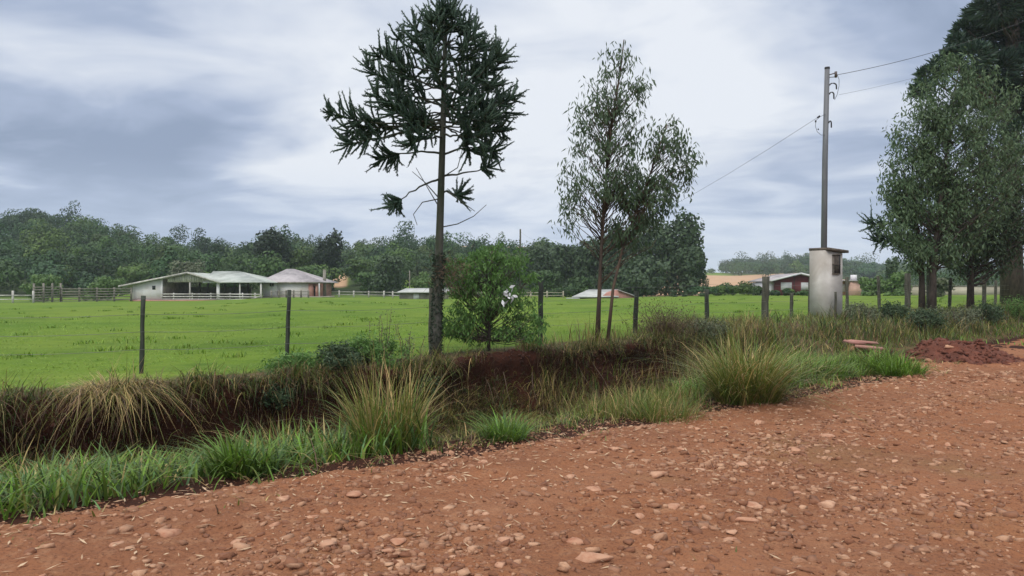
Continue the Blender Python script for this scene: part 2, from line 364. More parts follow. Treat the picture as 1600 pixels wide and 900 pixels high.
# ---------------------------------------------------------------- ground and road
def shift(s, w):      # the turf lip leans out over the ditch
    lip = 10.5 + fbm(s * .9, w * 0 + 3, 1.) * .9
    k = (1 - sm(12.5, 15, s)) * (.42 + .5 * fbm(s * 1.3, s * 0 + 2, 88.))
    return k * sm(lip - .50, lip - .12, w) * (1 - sm(lip, lip + 1.6, w))
def build_ground():
    k = 6.8; n = 300; A = 1600 / math.sinh(k)
    a = np.linspace(-1, 1, 2 * n + 1); X = A * np.sinh(k * a); Y = A * np.sinh(k * a) + 11
    gx, gy = np.meshgrid(X, Y)
    z = H(gx, gy)
    s, w = sw(gx, gy); m = 2 * n + 1
    V = np.stack([gx, gy, z], -1).reshape(-1, 3)
    i = np.arange(m - 1)[:, None] * m + np.arange(m - 1)[None]
    Q = np.stack([i, i + 1, i + m + 1, i + m], -1).reshape(-1, 4)
    ditch = 1 - sm(11, 16.5, s); lip = 10.5 + fbm(s * .9, w * 0 + 3, 1.) * .9
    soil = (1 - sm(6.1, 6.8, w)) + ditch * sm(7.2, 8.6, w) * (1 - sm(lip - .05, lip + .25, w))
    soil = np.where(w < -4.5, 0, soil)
    # entrance of bare earth on the right
    ent = sm(14.2, 15.5, s) * (1 - sm(7.0, 8.6, w)) * (1 - sm(30, 60, s)); soil = np.maximum(soil, ent)
    dry = sm(lip - .8, lip, w) * (1 - sm(lip + .5, lip + 1.3, w)) * .75 + sm(15, 18, s) * sm(7.5, 9, w) * (1 - sm(11.5, 13, w)) * .45
    px = 800 + F * gx / np.maximum(gy, 1)
    tan = sm(250, 262, gy) * (1 - sm(470, 480, gy)) * sm(1035, 1045, px) * (1 - sm(1240, 1260, px))
    tan = np.maximum(tan, sm(560, 580, gy) * sm(690, 700, px) * (1 - sm(835, 850, px)))
    tan = np.maximum(tan, sm(150, 155, gy) * (1 - sm(205, 212, gy)) * sm(500, 506, px) * (1 - sm(540, 546, px)))
    tan = np.maximum(tan, sm(104, 108, gy) * (1 - sm(200, 210, gy)) * sm(985, 990, px) * (1 - sm(1100, 1110, px)) * .9)
    tan *= gy > 20
    road_red = (1 - sm(6.1, 6.6, w)); dry = np.maximum(dry, sm(6.0, 6.6, w) * (1 - sm(lip - .3, lip + .3, w)) * (1 - .0 * s) * (s < 60))
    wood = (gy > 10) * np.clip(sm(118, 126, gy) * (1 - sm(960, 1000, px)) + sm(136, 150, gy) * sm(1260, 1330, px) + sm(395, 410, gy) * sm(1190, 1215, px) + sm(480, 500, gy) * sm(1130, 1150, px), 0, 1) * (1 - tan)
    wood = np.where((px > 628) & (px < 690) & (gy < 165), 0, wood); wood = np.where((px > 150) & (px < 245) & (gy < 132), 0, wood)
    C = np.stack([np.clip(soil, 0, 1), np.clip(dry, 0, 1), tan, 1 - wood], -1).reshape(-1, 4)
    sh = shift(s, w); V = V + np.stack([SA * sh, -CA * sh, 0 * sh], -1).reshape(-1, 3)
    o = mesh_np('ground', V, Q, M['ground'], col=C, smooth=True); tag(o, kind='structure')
build_ground()
def edge(s): return 5.75 + .35 * fbm(s * .6, s * 0 + 9, 12.) + .5 * np.exp(-((s + 1) / 3.) ** 2) - .0 * s
def road_z(s, w):
    e = edge(s) + 1.6 * sm(14.5, 17, s)
    n = fbm(s * .5, w * .5, 21.) * .07 + fbm(s * 2.2, w * 2.2, 22.) * .06 + fbm(s * 8, w * 8, 23.) * .045 + np.abs(fbm(s * 19, w * 19, 24., 2)) * .035
    rut = -.03 * np.exp(-((w - 2.2) / .5) ** 2) - .03 * np.exp(-((w + .2) / .5) ** 2)
    return .02 + n + rut - .09 * sm(e - .35, e + .35, w) - .9 * sm(e + .45, e + 1.3, w) - .2 * sm(-3.6, -4.2, w)
def build_road():
    a = np.concatenate([np.linspace(-60, -6, 80)[:-1], np.linspace(-6, 14, 500)[:-1], 14 + (np.geomspace(1, 260, 420) - 1)])
    b = np.concatenate([np.linspace(-4.6, 0, 60)[:-1], np.linspace(0, 8.2, 240)])
    S, W = np.meshgrid(a, b); z = road_z(S, W); x, y = xy(S, W)
    V = np.stack([x, y, z], -1).reshape(-1, 3); m = len(a); k = len(b)
    i = np.arange(k - 1)[:, None] * m + np.arange(m - 1)[None]
    Q = np.stack([i, i + 1, i + m + 1, i + m], -1).reshape(-1, 4)
    o = mesh_np('road', V, Q, M['road'], smooth=True); tag(o, kind='structure')
build_road()
def surfz(x, y):
    s, w = sw(x, y); return np.maximum(H(x, y), np.where(w < 8.2, road_z(s, w), -9))

# ---------------------------------------------------------------- stones
ICO = None
def ico():
    global ICO
    if ICO is None:
        t = (1 + 5 ** .5) / 2
        v = nrmz(np.array([(-1, t, 0), (1, t, 0), (-1, -t, 0), (1, -t, 0), (0, -1, t), (0, 1, t), (0, -1, -t), (0, 1, -t), (t, 0, -1), (t, 0, 1), (-t, 0, -1), (-t, 0, 1)], float))
        f = np.array([(0, 11, 5), (0, 5, 1), (0, 1, 7), (0, 7, 10), (0, 10, 11), (1, 5, 9), (5, 11, 4), (11, 10, 2), (10, 7, 6), (7, 1, 8), (3, 9, 4), (3, 4, 2), (3, 2, 6), (3, 6, 8), (3, 8, 9), (4, 9, 5), (2, 4, 11), (6, 2, 10), (8, 6, 7), (9, 8, 1)])
        ICO = (v, f)
    return ICO
def ico2():
    v, f = ico(); v = list(map(tuple, v)); d = {}; out = []
    def mid(a, b):
        k = (min(a, b), max(a, b))
        if k not in d: p = nrmz((np.array(v[a]) + np.array(v[b])) / 2); v.append(tuple(p)); d[k] = len(v) - 1
        return d[k]
    for a, b, c in f: x, y, z = mid(a, b), mid(b, c), mid(c, a); out += [(a, x, z), (x, b, y), (z, y, c), (x, y, z)]
    return np.array(v), np.array(out)
BOX8 = np.array([(a, b, c) for c in (-1, 1) for b in (-1, 1) for a in (-1, 1)], float); BOXQ = np.array([(0, 2, 3, 1), (4, 5, 7, 6), (0, 1, 5, 4), (2, 6, 7, 3), (0, 4, 6, 2), (1, 3, 7, 5)])
def gravel_np(x, y, size, flat=.5, seed=1, sink=.10):
    r = np.random.default_rng(seed); n = len(x); V = BOX8[None] * np.array([.78, .78, 1.]) + r.uniform(-.42, .42, (n, 8, 3))
    V[:, 4:, :2] *= r.uniform(.45, .95, (n, 1, 1)); V *= (size[:, None] * r.uniform(.6, 1.15, (n, 3)) * [1, 1, flat * .62])[:, None]
    t = r.normal(0, .17, (n, 2)); V[..., 2] += V[..., 0] * t[:, :1] + V[..., 1] * t[:, 1:]
    a = r.uniform(0, 6.28, n); ca, sa = np.cos(a)[:, None], np.sin(a)[:, None]
    V = np.stack([V[..., 0] * ca - V[..., 1] * sa + x[:, None], V[..., 0] * sa + V[..., 1] * ca + y[:, None], V[..., 2] + (surfz(x, y) + size * flat * sink)[:, None]], -1)
    return V.reshape(-1, 3), (BOXQ[None] + np.arange(n)[:, None, None] * 8).reshape(-1, 4)
def build_gravel():
    r = np.random.default_rng(3); n = 170000
    s = r.uniform(-7, 1, n) + r.exponential(8, n); w = r.uniform(-3.6, 6.2, n)
    x, y = xy(s, w); keep = (y > 2.5) & (np.abs(x / y) < .95) & (y < 45)
    den = .28 + .9 * sm(-.10, .12, fbm(s * .5, w * .5, 31.)) ; den *= 1 - .8 * np.exp(-((w - 4.9) / .55) ** 2) - .45 * np.exp(-((w - 3.1) / .35) ** 2) - .45 * np.exp(-((w - 1.2) / .35) ** 2); den *= np.where(y > 14, .35, 1)
    keep &= r.uniform(0, 1, n) < den
    x, y = x[keep], y[keep]; sz = r.lognormal(math.log(.0125), .68, len(x)).clip(.005, .045) * np.where(y > 12, 1.7, 1) * np.where(edge(sw(x, y)[0]) - sw(x, y)[1] < .25, .6, 1)
    V, T = gravel_np(x, y, sz, .55, 4); o = mesh_np('gravel', V, T, M['gravel']); tag(o, 'small red and tan gravel scattered over the dirt road', 'gravel', kind='stuff')
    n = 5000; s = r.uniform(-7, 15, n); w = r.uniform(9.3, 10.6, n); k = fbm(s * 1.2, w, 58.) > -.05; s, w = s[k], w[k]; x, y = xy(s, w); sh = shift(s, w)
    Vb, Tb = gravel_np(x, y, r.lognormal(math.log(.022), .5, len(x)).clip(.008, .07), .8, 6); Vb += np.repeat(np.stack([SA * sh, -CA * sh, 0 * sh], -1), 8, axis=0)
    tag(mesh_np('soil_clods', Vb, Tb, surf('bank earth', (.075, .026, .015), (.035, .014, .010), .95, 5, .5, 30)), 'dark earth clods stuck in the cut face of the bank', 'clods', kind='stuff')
    # bits of straw and dry leaves
    n = 2600; s = r.uniform(-4, 16, n); w = edge(s) - np.abs(r.normal(0, 1.5, n)) + .3; x, y = xy(s, w)
    p = np.stack([x, y, surfz(x, y) + .012], -1); a = r.uniform(0, 6.28, n)
    ax = np.stack([np.cos(a), np.sin(a), r.uniform(-.1, .25, n)], -1); nn = np.stack([r.normal(0, .3, n), r.normal(0, .3, n), np.ones(n)], -1)
    V, Q = rhombs(p, nrmz(ax), nrmz(nn), r.uniform(.03, .11, n), r.uniform(.006, .018, n)); o = mesh_np('dry_litter', V, Q, M['straw'])
    tag(o, 'dry straw and leaf litter along the road edge', 'litter', kind='stuff')
def rhombs(c, ax, nr, Ln, W):
    n = len(c); sd = nrmz(np.cross(ax, nr)); Ln = np.broadcast_to(Ln, (n,))[:, None]; W = np.broadcast_to(W, (n,))[:, None]
    V = np.stack([c, c + ax * Ln * .42 + sd * W / 2, c + ax * Ln, c + ax * Ln * .42 - sd * W / 2], 1)
    return V.reshape(-1, 3), np.arange(n * 4).reshape(-1, 4)
build_gravel()
def stone_obj(name, x, y, rx, ry, rz, rot, seed, label, group=None, mat='stone', lift=.25, z=None):
    r = np.random.default_rng(seed); v, f = ico2(); v = v.copy()
    # planar facets: cut the ball by random planes
    for k in range(14):
        d = nrmz(r.normal(0, 1, 3)); c = r.uniform(.38, .75); t = v @ d; v = v - np.maximum(t - c, 0)[:, None] * d
    v = v * (1 + r.uniform(-.05, .05, (len(v), 1))) * [rx, ry, rz]
    ca, sa = math.cos(rot), math.sin(rot); v = np.stack([v[:, 0] * ca - v[:, 1] * sa, v[:, 0] * sa + v[:, 1] * ca, v[:, 2]], -1)
    o = mesh_np(name, v, f, M[mat]); o.location = (x, y, (float(surfz(x, y)) if z is None else z) + rz * lift)
    return tag(o, label, 'stone', group)
BIG = [(706, 750, 26, 9, 'pale rounded stone lying alone on the dirt near the left verge'),
       (675, 707, 20, 11, 'reddish stone beside the pale one at the foot of the tall grass clump'),
       (703, 706, 18, 12, 'greyish stone at the road edge below the tall grass clump'),
       (1025, 747, 32, 12, 'light tan stone with a flat top in the middle of the road'),
       (929, 771, 26, 15, 'squarish flat tan stone set flush in the red dirt'),
       (1053, 798, 26, 15, 'pale wedge shaped stone in the road centre'),
       (1161, 729, 26, 14, 'rounded pale stone near the right middle of the road'),
       (1095, 737, 16, 10, 'small squarish pink stone near the rounded pale one'),
       (1060, 771, 14, 14, 'small upright block shaped stone in the loose gravel'),
       (899, 848, 30, 16, 'flat square tan stone near the bottom of the road'),
       (927, 879, 60, 14, 'long flat brown slab sunk in the road near the camera'),
       (783, 893, 22, 16, 'square reddish stone at the very bottom of the view'),
       (1175, 794, 24, 12, 'whitish rounded stone on the right part of the road'),
       (1165, 817, 34, 8, 'thin long stone lying aslant in the road'),
       (1140, 848, 30, 12, 'low broad tan stone near the right of the road'),
       (790, 848, 30, 14, 'sunken brown stone left of the flat square one'),
       (1168, 560, 0, 0, None)]
def build_stones():
    for i, (px, py, wp, hp, lab) in enumerate(BIG):
        if not lab: continue
        d = EZ * F / (py - 450); x = (px - 800) / F * d; rx = wp / F * d / 2 * 1.1
        fore = max(.25, EZ / d); ry = max(hp / F * d / 2 / fore * .8, rx * .35); ry = min(ry, rx * 1.3)
        stone_obj('stone', x, d, rx * 1.3, ry * 1.25, rx * .36, (i * .7) % .5 - .2, 100 + i, lab, lift=.05)
    r = np.random.default_rng(11); k = 0
    while k < 150:
        s = r.uniform(-5, 20); w = r.uniform(-2.5, 5.4)
        x, y = xy(s, w)
        if y < 3.6 or abs(x / y) > .75 or r.uniform() > .35 + .65 * (fbm(np.array(s * .5), np.array(w * .5), 31.) > 0): continue
        sz = r.lognormal(math.log(.055), .38); sz = min(sz, .13)
        stone_obj('stone', x, y, sz, sz * r.uniform(.6, .95), sz * r.uniform(.25, .45), r.uniform(0, 6), 200 + k,
                  'angular %s stone sunk in gravel in the %s part of the road' % ('tan' if sz > .055 else 'small tan', ('nearest' if y < 5.2 else 'middle' if y < 8.5 else 'far') + ('' if abs(x / y) < .23 else ' left' if x < 0 else ' right')), 'embedded stones of the dirt road', lift=.0)
        k += 1
build_stones()

# ---------------------------------------------------------------- grass
def blades(p, h, wd, ang, bend, droop, col, seg=3):
    n = len(p); t = np.linspace(0, 1, seg + 1)[None]
    h = np.broadcast_to(h, (n,))[:, None]; wd = np.broadcast_to(wd, (n,))[:, None]; bend = np.broadcast_to(bend, (n,))[:, None]; droop = np.broadcast_to(droop, (n,))[:, None]
    dx, dy = np.cos(ang)[:, None], np.sin(ang)[:, None]
    rr = h * bend * t ** 1.35; zz = h * (t - droop * t ** 2.4)
    W = wd * np.clip(1.02 - t ** 1.7, .04, 1) * .5
    cx = p[:, 0:1] + dx * rr; cy = p[:, 1:2] + dy * rr; cz = p[:, 2:3] + zz
    A = np.stack([cx - dy * W, cy + dx * W, cz], -1); B = np.stack([cx + dy * W, cy - dx * W, cz], -1)
    V = np.stack([A, B], 2).reshape(n, -1, 3); m = 2 * (seg + 1)
    q = np.array([(2 * i, 2 * i + 1, 2 * i + 3, 2 * i + 2) for i in range(seg)])
    Q = (q[None] + np.arange(n)[:, None, None] * m).reshape(-1, 4)
    C = np.repeat(col, m, axis=0)
    return V.reshape(-1, 3), Q, C
GREEN = np.array([.092, .158, .030]); BRIGHT = np.array([.135, .238, .034]); OLIVE = np.array([.155, .165, .040]); DRY = np.array([.38, .28, .13]); BROWN = np.array([.13, .085, .055]); BLUE = np.array([.12, .21, .085]); DGREEN = np.array([.040, .075, .018])
def pal(n, r, cols, ws):
    c = np.array(cols)[r.choice(len(cols), n, p=np.array(ws) / sum(ws))]
    return c * r.uniform(.7, 1.3, (n, 1)) * r.uniform(.92, 1.08, (n, 3))
def patch(mb, n, s0, s1, w0, w1, h, wd, cols, ws, seed, bend=(.2, .8), clump=1.6, thr=-.05, droop=.35, wfun=None):
    r = np.random.default_rng(seed); s = r.uniform(s0, s1, n); w = r.uniform(w0, w1, n)
    if wfun: w = wfun(s, w)
    k = fbm(s * clump, w * clump, seed * 1.3) > thr + r.normal(0, .05, n); s, w = s[k], w[k]
    x, y = xy(s, w); n = len(x); p = np.stack([x, y, (surfz(x, y) if w0 < 5.3 and w1 > 0 else H(x, y)) - .02], -1)
    hh = r.uniform(h[0], h[1], n) * (1 + 1.9 * fbm(s * 1.3, w * 1.3, seed + 7.)); b = r.uniform(bend[0], bend[1], n)
    V, Q, C = blades(p, hh, r.uniform(wd[0], wd[1], n), r.uniform(0, 6.28, n), b, droop * b + .05, pal(n, r, cols, ws)); mb.add(V, Q, C=C)
def build_grass():
    # lush broad-bladed grass by the left verge
    mb = MB()
    patch(mb, 9500, -5, 4.2, 6.15, 8.9, (.20, .50), (.012, .028), [GREEN, BRIGHT, OLIVE, DRY, BLUE, DGREEN], [4, 4, 2, .7, 2.5, 2], 1, (.25, 1.1), 1.3, -.22)
    patch(mb, 1500, -5, 3.8, 5.75, 6.5, (.12, .28), (.010, .02), [GREEN, OLIVE, DRY, BLUE], [4, 2, 2, 2], 2, (.4, 1.2), 1.3, .05)
    tag(mb.build('verge_grass', M['grass']), 'lush broad bladed green grass along the left verge', 'grass', kind='stuff')
    mb = MB()
    patch(mb, 11000, 9.7, 15.2, 6.1, 8.8, (.28, .60), (.012, .026), [BRIGHT, GREEN, OLIVE, DRY, DGREEN], [6, 4, 2, .5, 1.5], 3, (.3, 1.1), 1.1, -.4)
    patch(mb, 900, 9.8, 15.5, 5.7, 6.4, (.10, .25), (.010, .02), [BRIGHT, OLIVE, DRY], [4, 2, 2], 4, (.4, 1.2), 1.3, .02)
    tag(mb.build('verge_grass', M['grass']), 'bright green grass filling the end of the ditch on the right', 'grass', kind='stuff')
    mb = MB()
    patch(mb, 5500, 3.9, 9.6, 5.85, 8.0, (.06, .22), (.007, .014), [GREEN, OLIVE, DRY, BROWN, DGREEN], [2.5, 4, 1.5, 2.5, 2.5], 5, (.3, 1.2), 1.7, -.02)
    patch(mb, 1200, 6.6, 8.6, 6.0, 7.1, (.2, .4), (.006, .012), [OLIVE, GREEN, DRY], [5, 3, 2], 6, (.2, .8), 1.2, -.25)
    patch(mb, 7500, 2.2, 12, 8.0, 10.2, (.06, .28), (.005, .013), [OLIVE, DGREEN, BROWN, DRY], [1.5, 4, 5, 1.0], 7, (.3, 1.3), 1.2, -.06)
    patch(mb, 1500, -6, 2.2, 8.6, 9.9, (.12, .35), (.006, .014), [OLIVE, DGREEN, BROWN, DRY], [2.5, 4, 4, 1.2], 17, (.3, 1.3), 1.2, .05)
    patch(mb, 3000, -5, 17, 5.2, 6.3, (.04, .16), (.006, .014), [GREEN, OLIVE, DRY, BROWN], [3, 3, 2, 1], 27, (.5, 1.5), 2.2, .10)
    patch(mb, 1200, -4, 24, 1.0, 5.6, (.02, .07), (.005, .010), [OLIVE, DRY, GREEN], [3, 2, 2], 28, (.5, 1.5), 1.5, .16)
    patch(mb, 2200, -5, 14, 6.0, 8.6, (.15, .45), (.005, .012), [DRY, BROWN, OLIVE], [3, 2, 2], 29, (.7, 1.7), 1.7, .02, .55)
    patch(mb, 3500, 4.5, 14, 9.3, 10.6, (.12, .40), (.004, .010), [BROWN, DGREEN, DRY], [4, 4, 1], 30, (.3, 1.4), 2.0, .02)
    tag(mb.build('ditch_grass', M['grass']), 'low mixed green and dry grass in the ditch middle', 'grass', kind='stuff')
    # bank top: dry fringe hanging over the lip
    mb = MB(); r = np.random.default_rng(8); n = 17000; s = r.uniform(-8, 19, n)
    lip = 10.5 + fbm(s * .9, s * 0 + 3, 1.) * .9; w = lip + r.normal(-.03, .17, n); x, y = xy(s, w); p = np.stack([x, y, H(x, y) - .02], -1)
    sh = shift(s, w); p[:, 0] += SA * sh; p[:, 1] -= CA * sh
    k = (fbm(s * 1.1, s * 0 + 5, 55.) * 1.3 + fbm(s * 4, w * 2, 56.) * .7) > -.02 + r.normal(0, .06, n) - .25 * (s > 5) * (s < 6); p, x, y, s = p[k], x[k], y[k], s[k]; n = len(p)
    ang = -.87 - .7 + r.normal(0, .7, n) + .0; ang = np.arctan2(-CA, SA) + r.normal(0, 1.25, n)
    b = r.uniform(.3, 1.2, n); h = r.uniform(.10, .42, n) * (1 + 2.6 * fbm(s * 1.1, s * 0, 66.))
    V, Q, C = blades(p, h, r.uniform(.005, .012, n), ang, b, r.uniform(.2, 1.7, n), pal(n, r, [BROWN, DRY, OLIVE, DGREEN, GREEN], [4, 1.5, 2.5, 3, 1.6])); mb.add(V, Q, C=C)
    # roots and stems over the bank face
    n = 22000; s = r.uniform(1.0, 16, n); lip = 10.5 + fbm(s * .9, s * 0 + 3, 1.) * .9; w = lip - r.uniform(.0, 1.3, n); k = fbm(s * 1.3, w * 1.3, 57.) > -.06; s, w = s[k], w[k]; n = len(s); x, y = xy(s, w); sh = shift(s, w); p = np.stack([x + SA * sh, y - CA * sh, H(x, y) + .01], -1)
    ang = r.uniform(0, 6.28, n)
    V, Q, C = blades(p, r.uniform(.1, .38, n), r.uniform(.004, .012, n), ang, r.uniform(.2, .9, n), r.uniform(0, 1.9, n), pal(n, r, [BROWN, DRY, OLIVE, DGREEN], [4, .8, 1.6, 3.5])); mb.add(V, Q, C=C)
    tag(mb.build('bank_fringe', M['grass']), 'brown dry grass and roots hanging over the red bank', 'dry grass', kind='stuff')
    # short pasture grass
    mb = MB(); r = np.random.default_rng(9); n = 110000
    y = 9 + (38 - 9) * r.uniform(0, 1, n) ** 1.5; x = y * r.uniform(-.80, .80, n); s, w = sw(x, y); k = (w > 10.75)
    x, y = x[k], y[k]; k = fbm(x * 1.1, y * 1.1, 71.) > -.02 + r.normal(0, .12, len(x)) + .25 * sm(20, 38, y); x, y = x[k], y[k]; n = len(x); p = np.stack([x, y, H(x, y) - .01], -1)
    s, w = sw(x, y); e = 1 + 1.0 * (1 - sm(10.8, 11.8, w))
    V, Q, C = blades(p, r.uniform(.03, .075, n) * e * (1 + y / 60), r.uniform(.006, .012, n) * (1 + y / 18), r.uniform(0, 6.28, n), r.uniform(.7, 1.5, n), .55, pal(n, r, [np.array([.14, .245, .022]), np.array([.105, .20, .018]), np.array([.19, .25, .04])], [4, 4, 2]), 1); mb.add(V, Q, C=C)
    n = 260; cy = 11 + 60 * r.uniform(0, 1, n) ** 1.5; cx = cy * r.uniform(-.8, .8, n); s, w = sw(cx, cy); k = w > 11.2; cx, cy = cx[k], cy[k]; m_ = 34
    x = np.repeat(cx, m_) + r.normal(0, .16, len(cx) * m_); y = np.repeat(cy, m_) + r.normal(0, .14, len(cx) * m_); n = len(x); p = np.stack([x, y, H(x, y) - .01], -1)
    V, Q, C = blades(p, r.uniform(.08, .20, n), r.uniform(.010, .016, n) * (1 + y / 25), r.uniform(0, 6.28, n), r.uniform(.3, 1.1, n), .35, pal(n, r, [np.array([.10, .19, .02]), np.array([.16, .24, .03])], [3, 2]), 2); mb.add(V, Q, C=C)
    tag(mb.build('pasture_grass', M['grass']), 'short green grazed grass of the pasture', 'grass', kind='stuff')
    # weedy strip on the right beyond the ditch
    mb = MB()
    patch(mb, 30000, 14.5, 62, 8.0, 12.4, (.12, .42), (.010, .026), [OLIVE, DGREEN, BROWN, DRY, GREEN], [4, 3, 1.6, .7, 2.5], 10, (.3, 1.1), .5, -.30)
    patch(mb, 5000, 14, 40, 8.4, 10.2, (.35, .80), (.010, .024), [OLIVE, DGREEN, BROWN, DRY], [3, 4, 3, .7], 18, (.2, 1.0), .6, .02)
    patch(mb, 5000, 9, 17, 9.3, 10.9, (.2, .6), (.008, .018), [DRY, OLIVE, BROWN, GREEN], [3, 4, 3, 2], 12, (.2, .8), .9, -.1)
    patch(mb, 3500, 24, 60, 6.2, 8.6, (.15, .35), (.02, .04), [BRIGHT, GREEN], [1, 1], 13, (.3, .9), .4, -.1)
    tag(mb.build('weeds', M['grass']), 'rough olive weeds under the trees along the right fence', 'weeds', kind='stuff')
    # opposite verge behind the camera
    mb = MB(); patch(mb, 5000, -12, 14, -7.5, -4.4, (.15, .4), (.01, .02), [GREEN, OLIVE, DRY], [4, 2, 1], 14, (.2, .8), .9, -.1)
    tag(mb.build('verge_grass', M['grass']), 'green grass on the verge behind the viewer', 'grass', kind='stuff')
build_grass()
def clump(name, px, py, h, rad, n, cols, ws, seed, label, stalks=0, sh=1., spread=1., y=None, droopk=.5, wd=(.008, .018), z=None):
    d = y or EZ * F / (py - 450); x0 = (px - 800) / F * d; r = np.random.default_rng(seed); z0 = float(surfz(x0, d)) if z is None else z
    t = thing(name, label, 'grass clump', (x0, d, z0))
    a = r.uniform(0, 6.28, n); q = np.sqrt(r.uniform(0, 1, n)) * rad; x = x0 + q * np.cos(a); y_ = d + q * np.sin(a)
    p = np.stack([x, y_, (H(x, y_) if z is None else z0 + 0 * x) - .03], -1); a2 = a + r.normal(0, 1.0, n); b = (.10 + .65 * q / rad + r.exponential(.28, n)) * spread
    mb = MB(); V, Q, C = blades(p, h * r.uniform(.30, 1.2, n) * (1 + .8 * fbm(x * 4, y_ * 4, seed)), r.uniform(wd[0], wd[1], n), a2, b, droopk * b, pal(n, r, cols, ws), 4); mb.add(V, Q, C=C); mb.build('leaves', M['grass'], t)
    if stalks:
        mb = MB(); p2 = p[:stalks]; V, Q, C = blades(p2, sh * r.uniform(.7, 1.1, stalks), r.uniform(.006, .010, stalks), a2[:stalks], r.uniform(.02, .55, stalks), r.uniform(0, .25, stalks), pal(stalks, r, [DRY, OLIVE], [3, 1]), 4); mb.add(V, Q, C=C); mb.build('stalks', M['grass'], t)
    return t
def lipat(px, dw=0.):
    # the point of the bank lip seen at this pixel column
    for d in np.arange(6, 30, .05):
        x = (px - 800) / F * d; s, w = sw(x, d)
        if w >= 10.5 + float(fbm(np.array(s * .9), np.array(3.), 1.)) * .9 + dw: return d
    return 12
def build_clumps():
    clump('grass_clump', 605, 690, .95, .30, 750, [OLIVE, GREEN, DRY], [5, 3, 2.4], 31, 'tall olive grass clump with pale dry stalks in the ditch middle', 60, 1.35, spread=.6)
    clump('grass_clump', 1165, 628, 1.30, .40, 1500, [OLIVE * 1.1, GREEN, DRY], [5, 2.5, 2], 32, 'largest arching yellow green grass clump at the edge of the road', 30, 1.2, wd=(.008, .016))
    clump('grass_clump', 790, 685, .36, .22, 420, [BRIGHT, GREEN, BLUE], [3, 4, 1], 33, 'small fresh green grass clump near the road below the leafy shrub', 0)
    clump('grass_clump', 1035, 652, .42, .45, 800, [OLIVE, GREEN, DRY], [5, 3, 2], 34, 'low feathery olive clump left of the largest arching one', 16, .6, wd=(.005, .010))
    clump('grass_clump', 175, 590, .52, .42, 1100, [DRY, OLIVE, BROWN], [5, 2, 2], 35, 'straw coloured grass clump spilling over the bank at the left', 14, .75, spread=1.5, y=lipat(175) - .25, droopk=1.0, z=.30, wd=(.006, .012))
    clump('grass_clump', 375, 735, .55, .22, 380, [GREEN, BRIGHT], [4, 2], 36, 'dark green upright grass clump nearest the left road edge', 0, wd=(.014, .026))
    clump('grass_clump', 455, 640, .80, .34, 560, [OLIVE, GREEN, DRY], [4, 3, 1.5], 37, 'yellowish grass clump behind the lush verge at the left centre', 14, .95, y=8.4)
    clump('grass_clump', 60, 745, .42, .4, 420, [GREEN, BLUE, DRY], [4, 3, 1.5], 38, 'broad bladed grass clump at the far left edge of the verge', 0, wd=(.014, .028))
    clump('grass_clump', 1225, 560, .60, .45, 700, [OLIVE, DRY, GREEN], [4, 3, 2], 39, 'dry mixed grass clump on the bank between arching clump and concrete pillar', 20, .8, y=13.2)
    clump('grass_clump', 1400, 570, .5, .45, 600, [BRIGHT, GREEN], [4, 2], 40, 'rounded bright green clump beside the red earth mound', 0, y=13.6, wd=(.014, .026))
build_clumps()
def bank_tufts():
    K = [([BROWN, DRY, OLIVE], [4, 2, 2], 'brown withered'), ([DGREEN, OLIVE, BROWN], [4, 2, 2], 'dark green tangled'), ([OLIVE, DRY, DGREEN], [4, 2, 2], 'yellowish straggly')]
    W_ = ['at the far left end of the bank', 'just right of the straw coloured clump', 'below the second fence post', 'under the dark bank shrubs', 'behind the tall dry stalks', 'left of the conifer foot', 'under the conifer foot', 'right of the conifer foot', 'below the leafy young tree', 'left of the eucalyptus stems', 'under the eucalyptus stems', 'below the dry bush', 'left of the largest arching clump', 'behind the largest arching clump', 'before the concrete pillar']
    P_ = [(40, .25, 0), (265, .35, 2), (340, .55, 1), (410, .7, 1), (520, .5, 1), (600, .3, 0), (665, .35, 2), (735, .55, 1), (800, .7, 2), (865, .3, 0), (925, .75, 0), (1000, .45, 0), (1060, .6, 0), (1130, .3, 1), (1250, .4, 0)]
    W_ += ['just left of the leafy young tree', 'in the red hollow', 'at the right side of the red hollow', 'low in the red hollow']
    P_ += [(700, .15, 0), (770, .3, 1), (835, .35, 2), (790, .9, 0)]
    for i, (px, dw, k) in enumerate(P_):
        d = lipat(px, -dw - .38); clump('bank_tuft', px, 600, .40 + .06 * (i % 4), .45, 560, K[k][0], K[k][1], 600 + i, K[k][2] + ' grass tuft on the bank ' + W_[i], 5, .6, spread=1.4, y=d, droopk=.8, wd=(.005, .013))
bank_tufts()

# ---------------------------------------------------------------- trees
def curve(a, b, sag=0., n=7, jit=0., r=None):
    a = np.array(a, float); b = np.array(b, float); t = np.linspace(0, 1, n)[:, None]
    p = a + (b - a) * t; p[:, 2] += sag * 4 * (t * (1 - t))[:, 0]
    if jit and r is not None: p[1:-1] += r.normal(0, jit, (n - 2, 3))
    return p
def leafcloud(c, rad, n, L, W, r, droop=.6, flat=1.):
    c = np.atleast_2d(c); k = len(c); idx = r.integers(0, k, n); rad = np.broadcast_to(rad, (k,))[idx]
    d = nrmz(r.normal(0, 1, (n, 3))) * (r.uniform(0, 1, (n, 1)) ** .45) * rad[:, None]; d[:, 2] *= flat
    ax = nrmz(r.normal(0, 1, (n, 3)) * [1, 1, .7] - [0, 0, droop * 1.6]); nr = nrmz(r.normal(0, 1, (n, 3)))
    return rhombs(c[idx] + d, ax, nr, r.uniform(L * .6, L * 1.25, n), r.uniform(W * .7, W * 1.2, n))
def trunk_point(tr, z):
    tr = np.array(tr); return np.array([np.interp(z, tr[:, 2], tr[:, 0]), np.interp(z, tr[:, 2], tr[:, 1]), z])
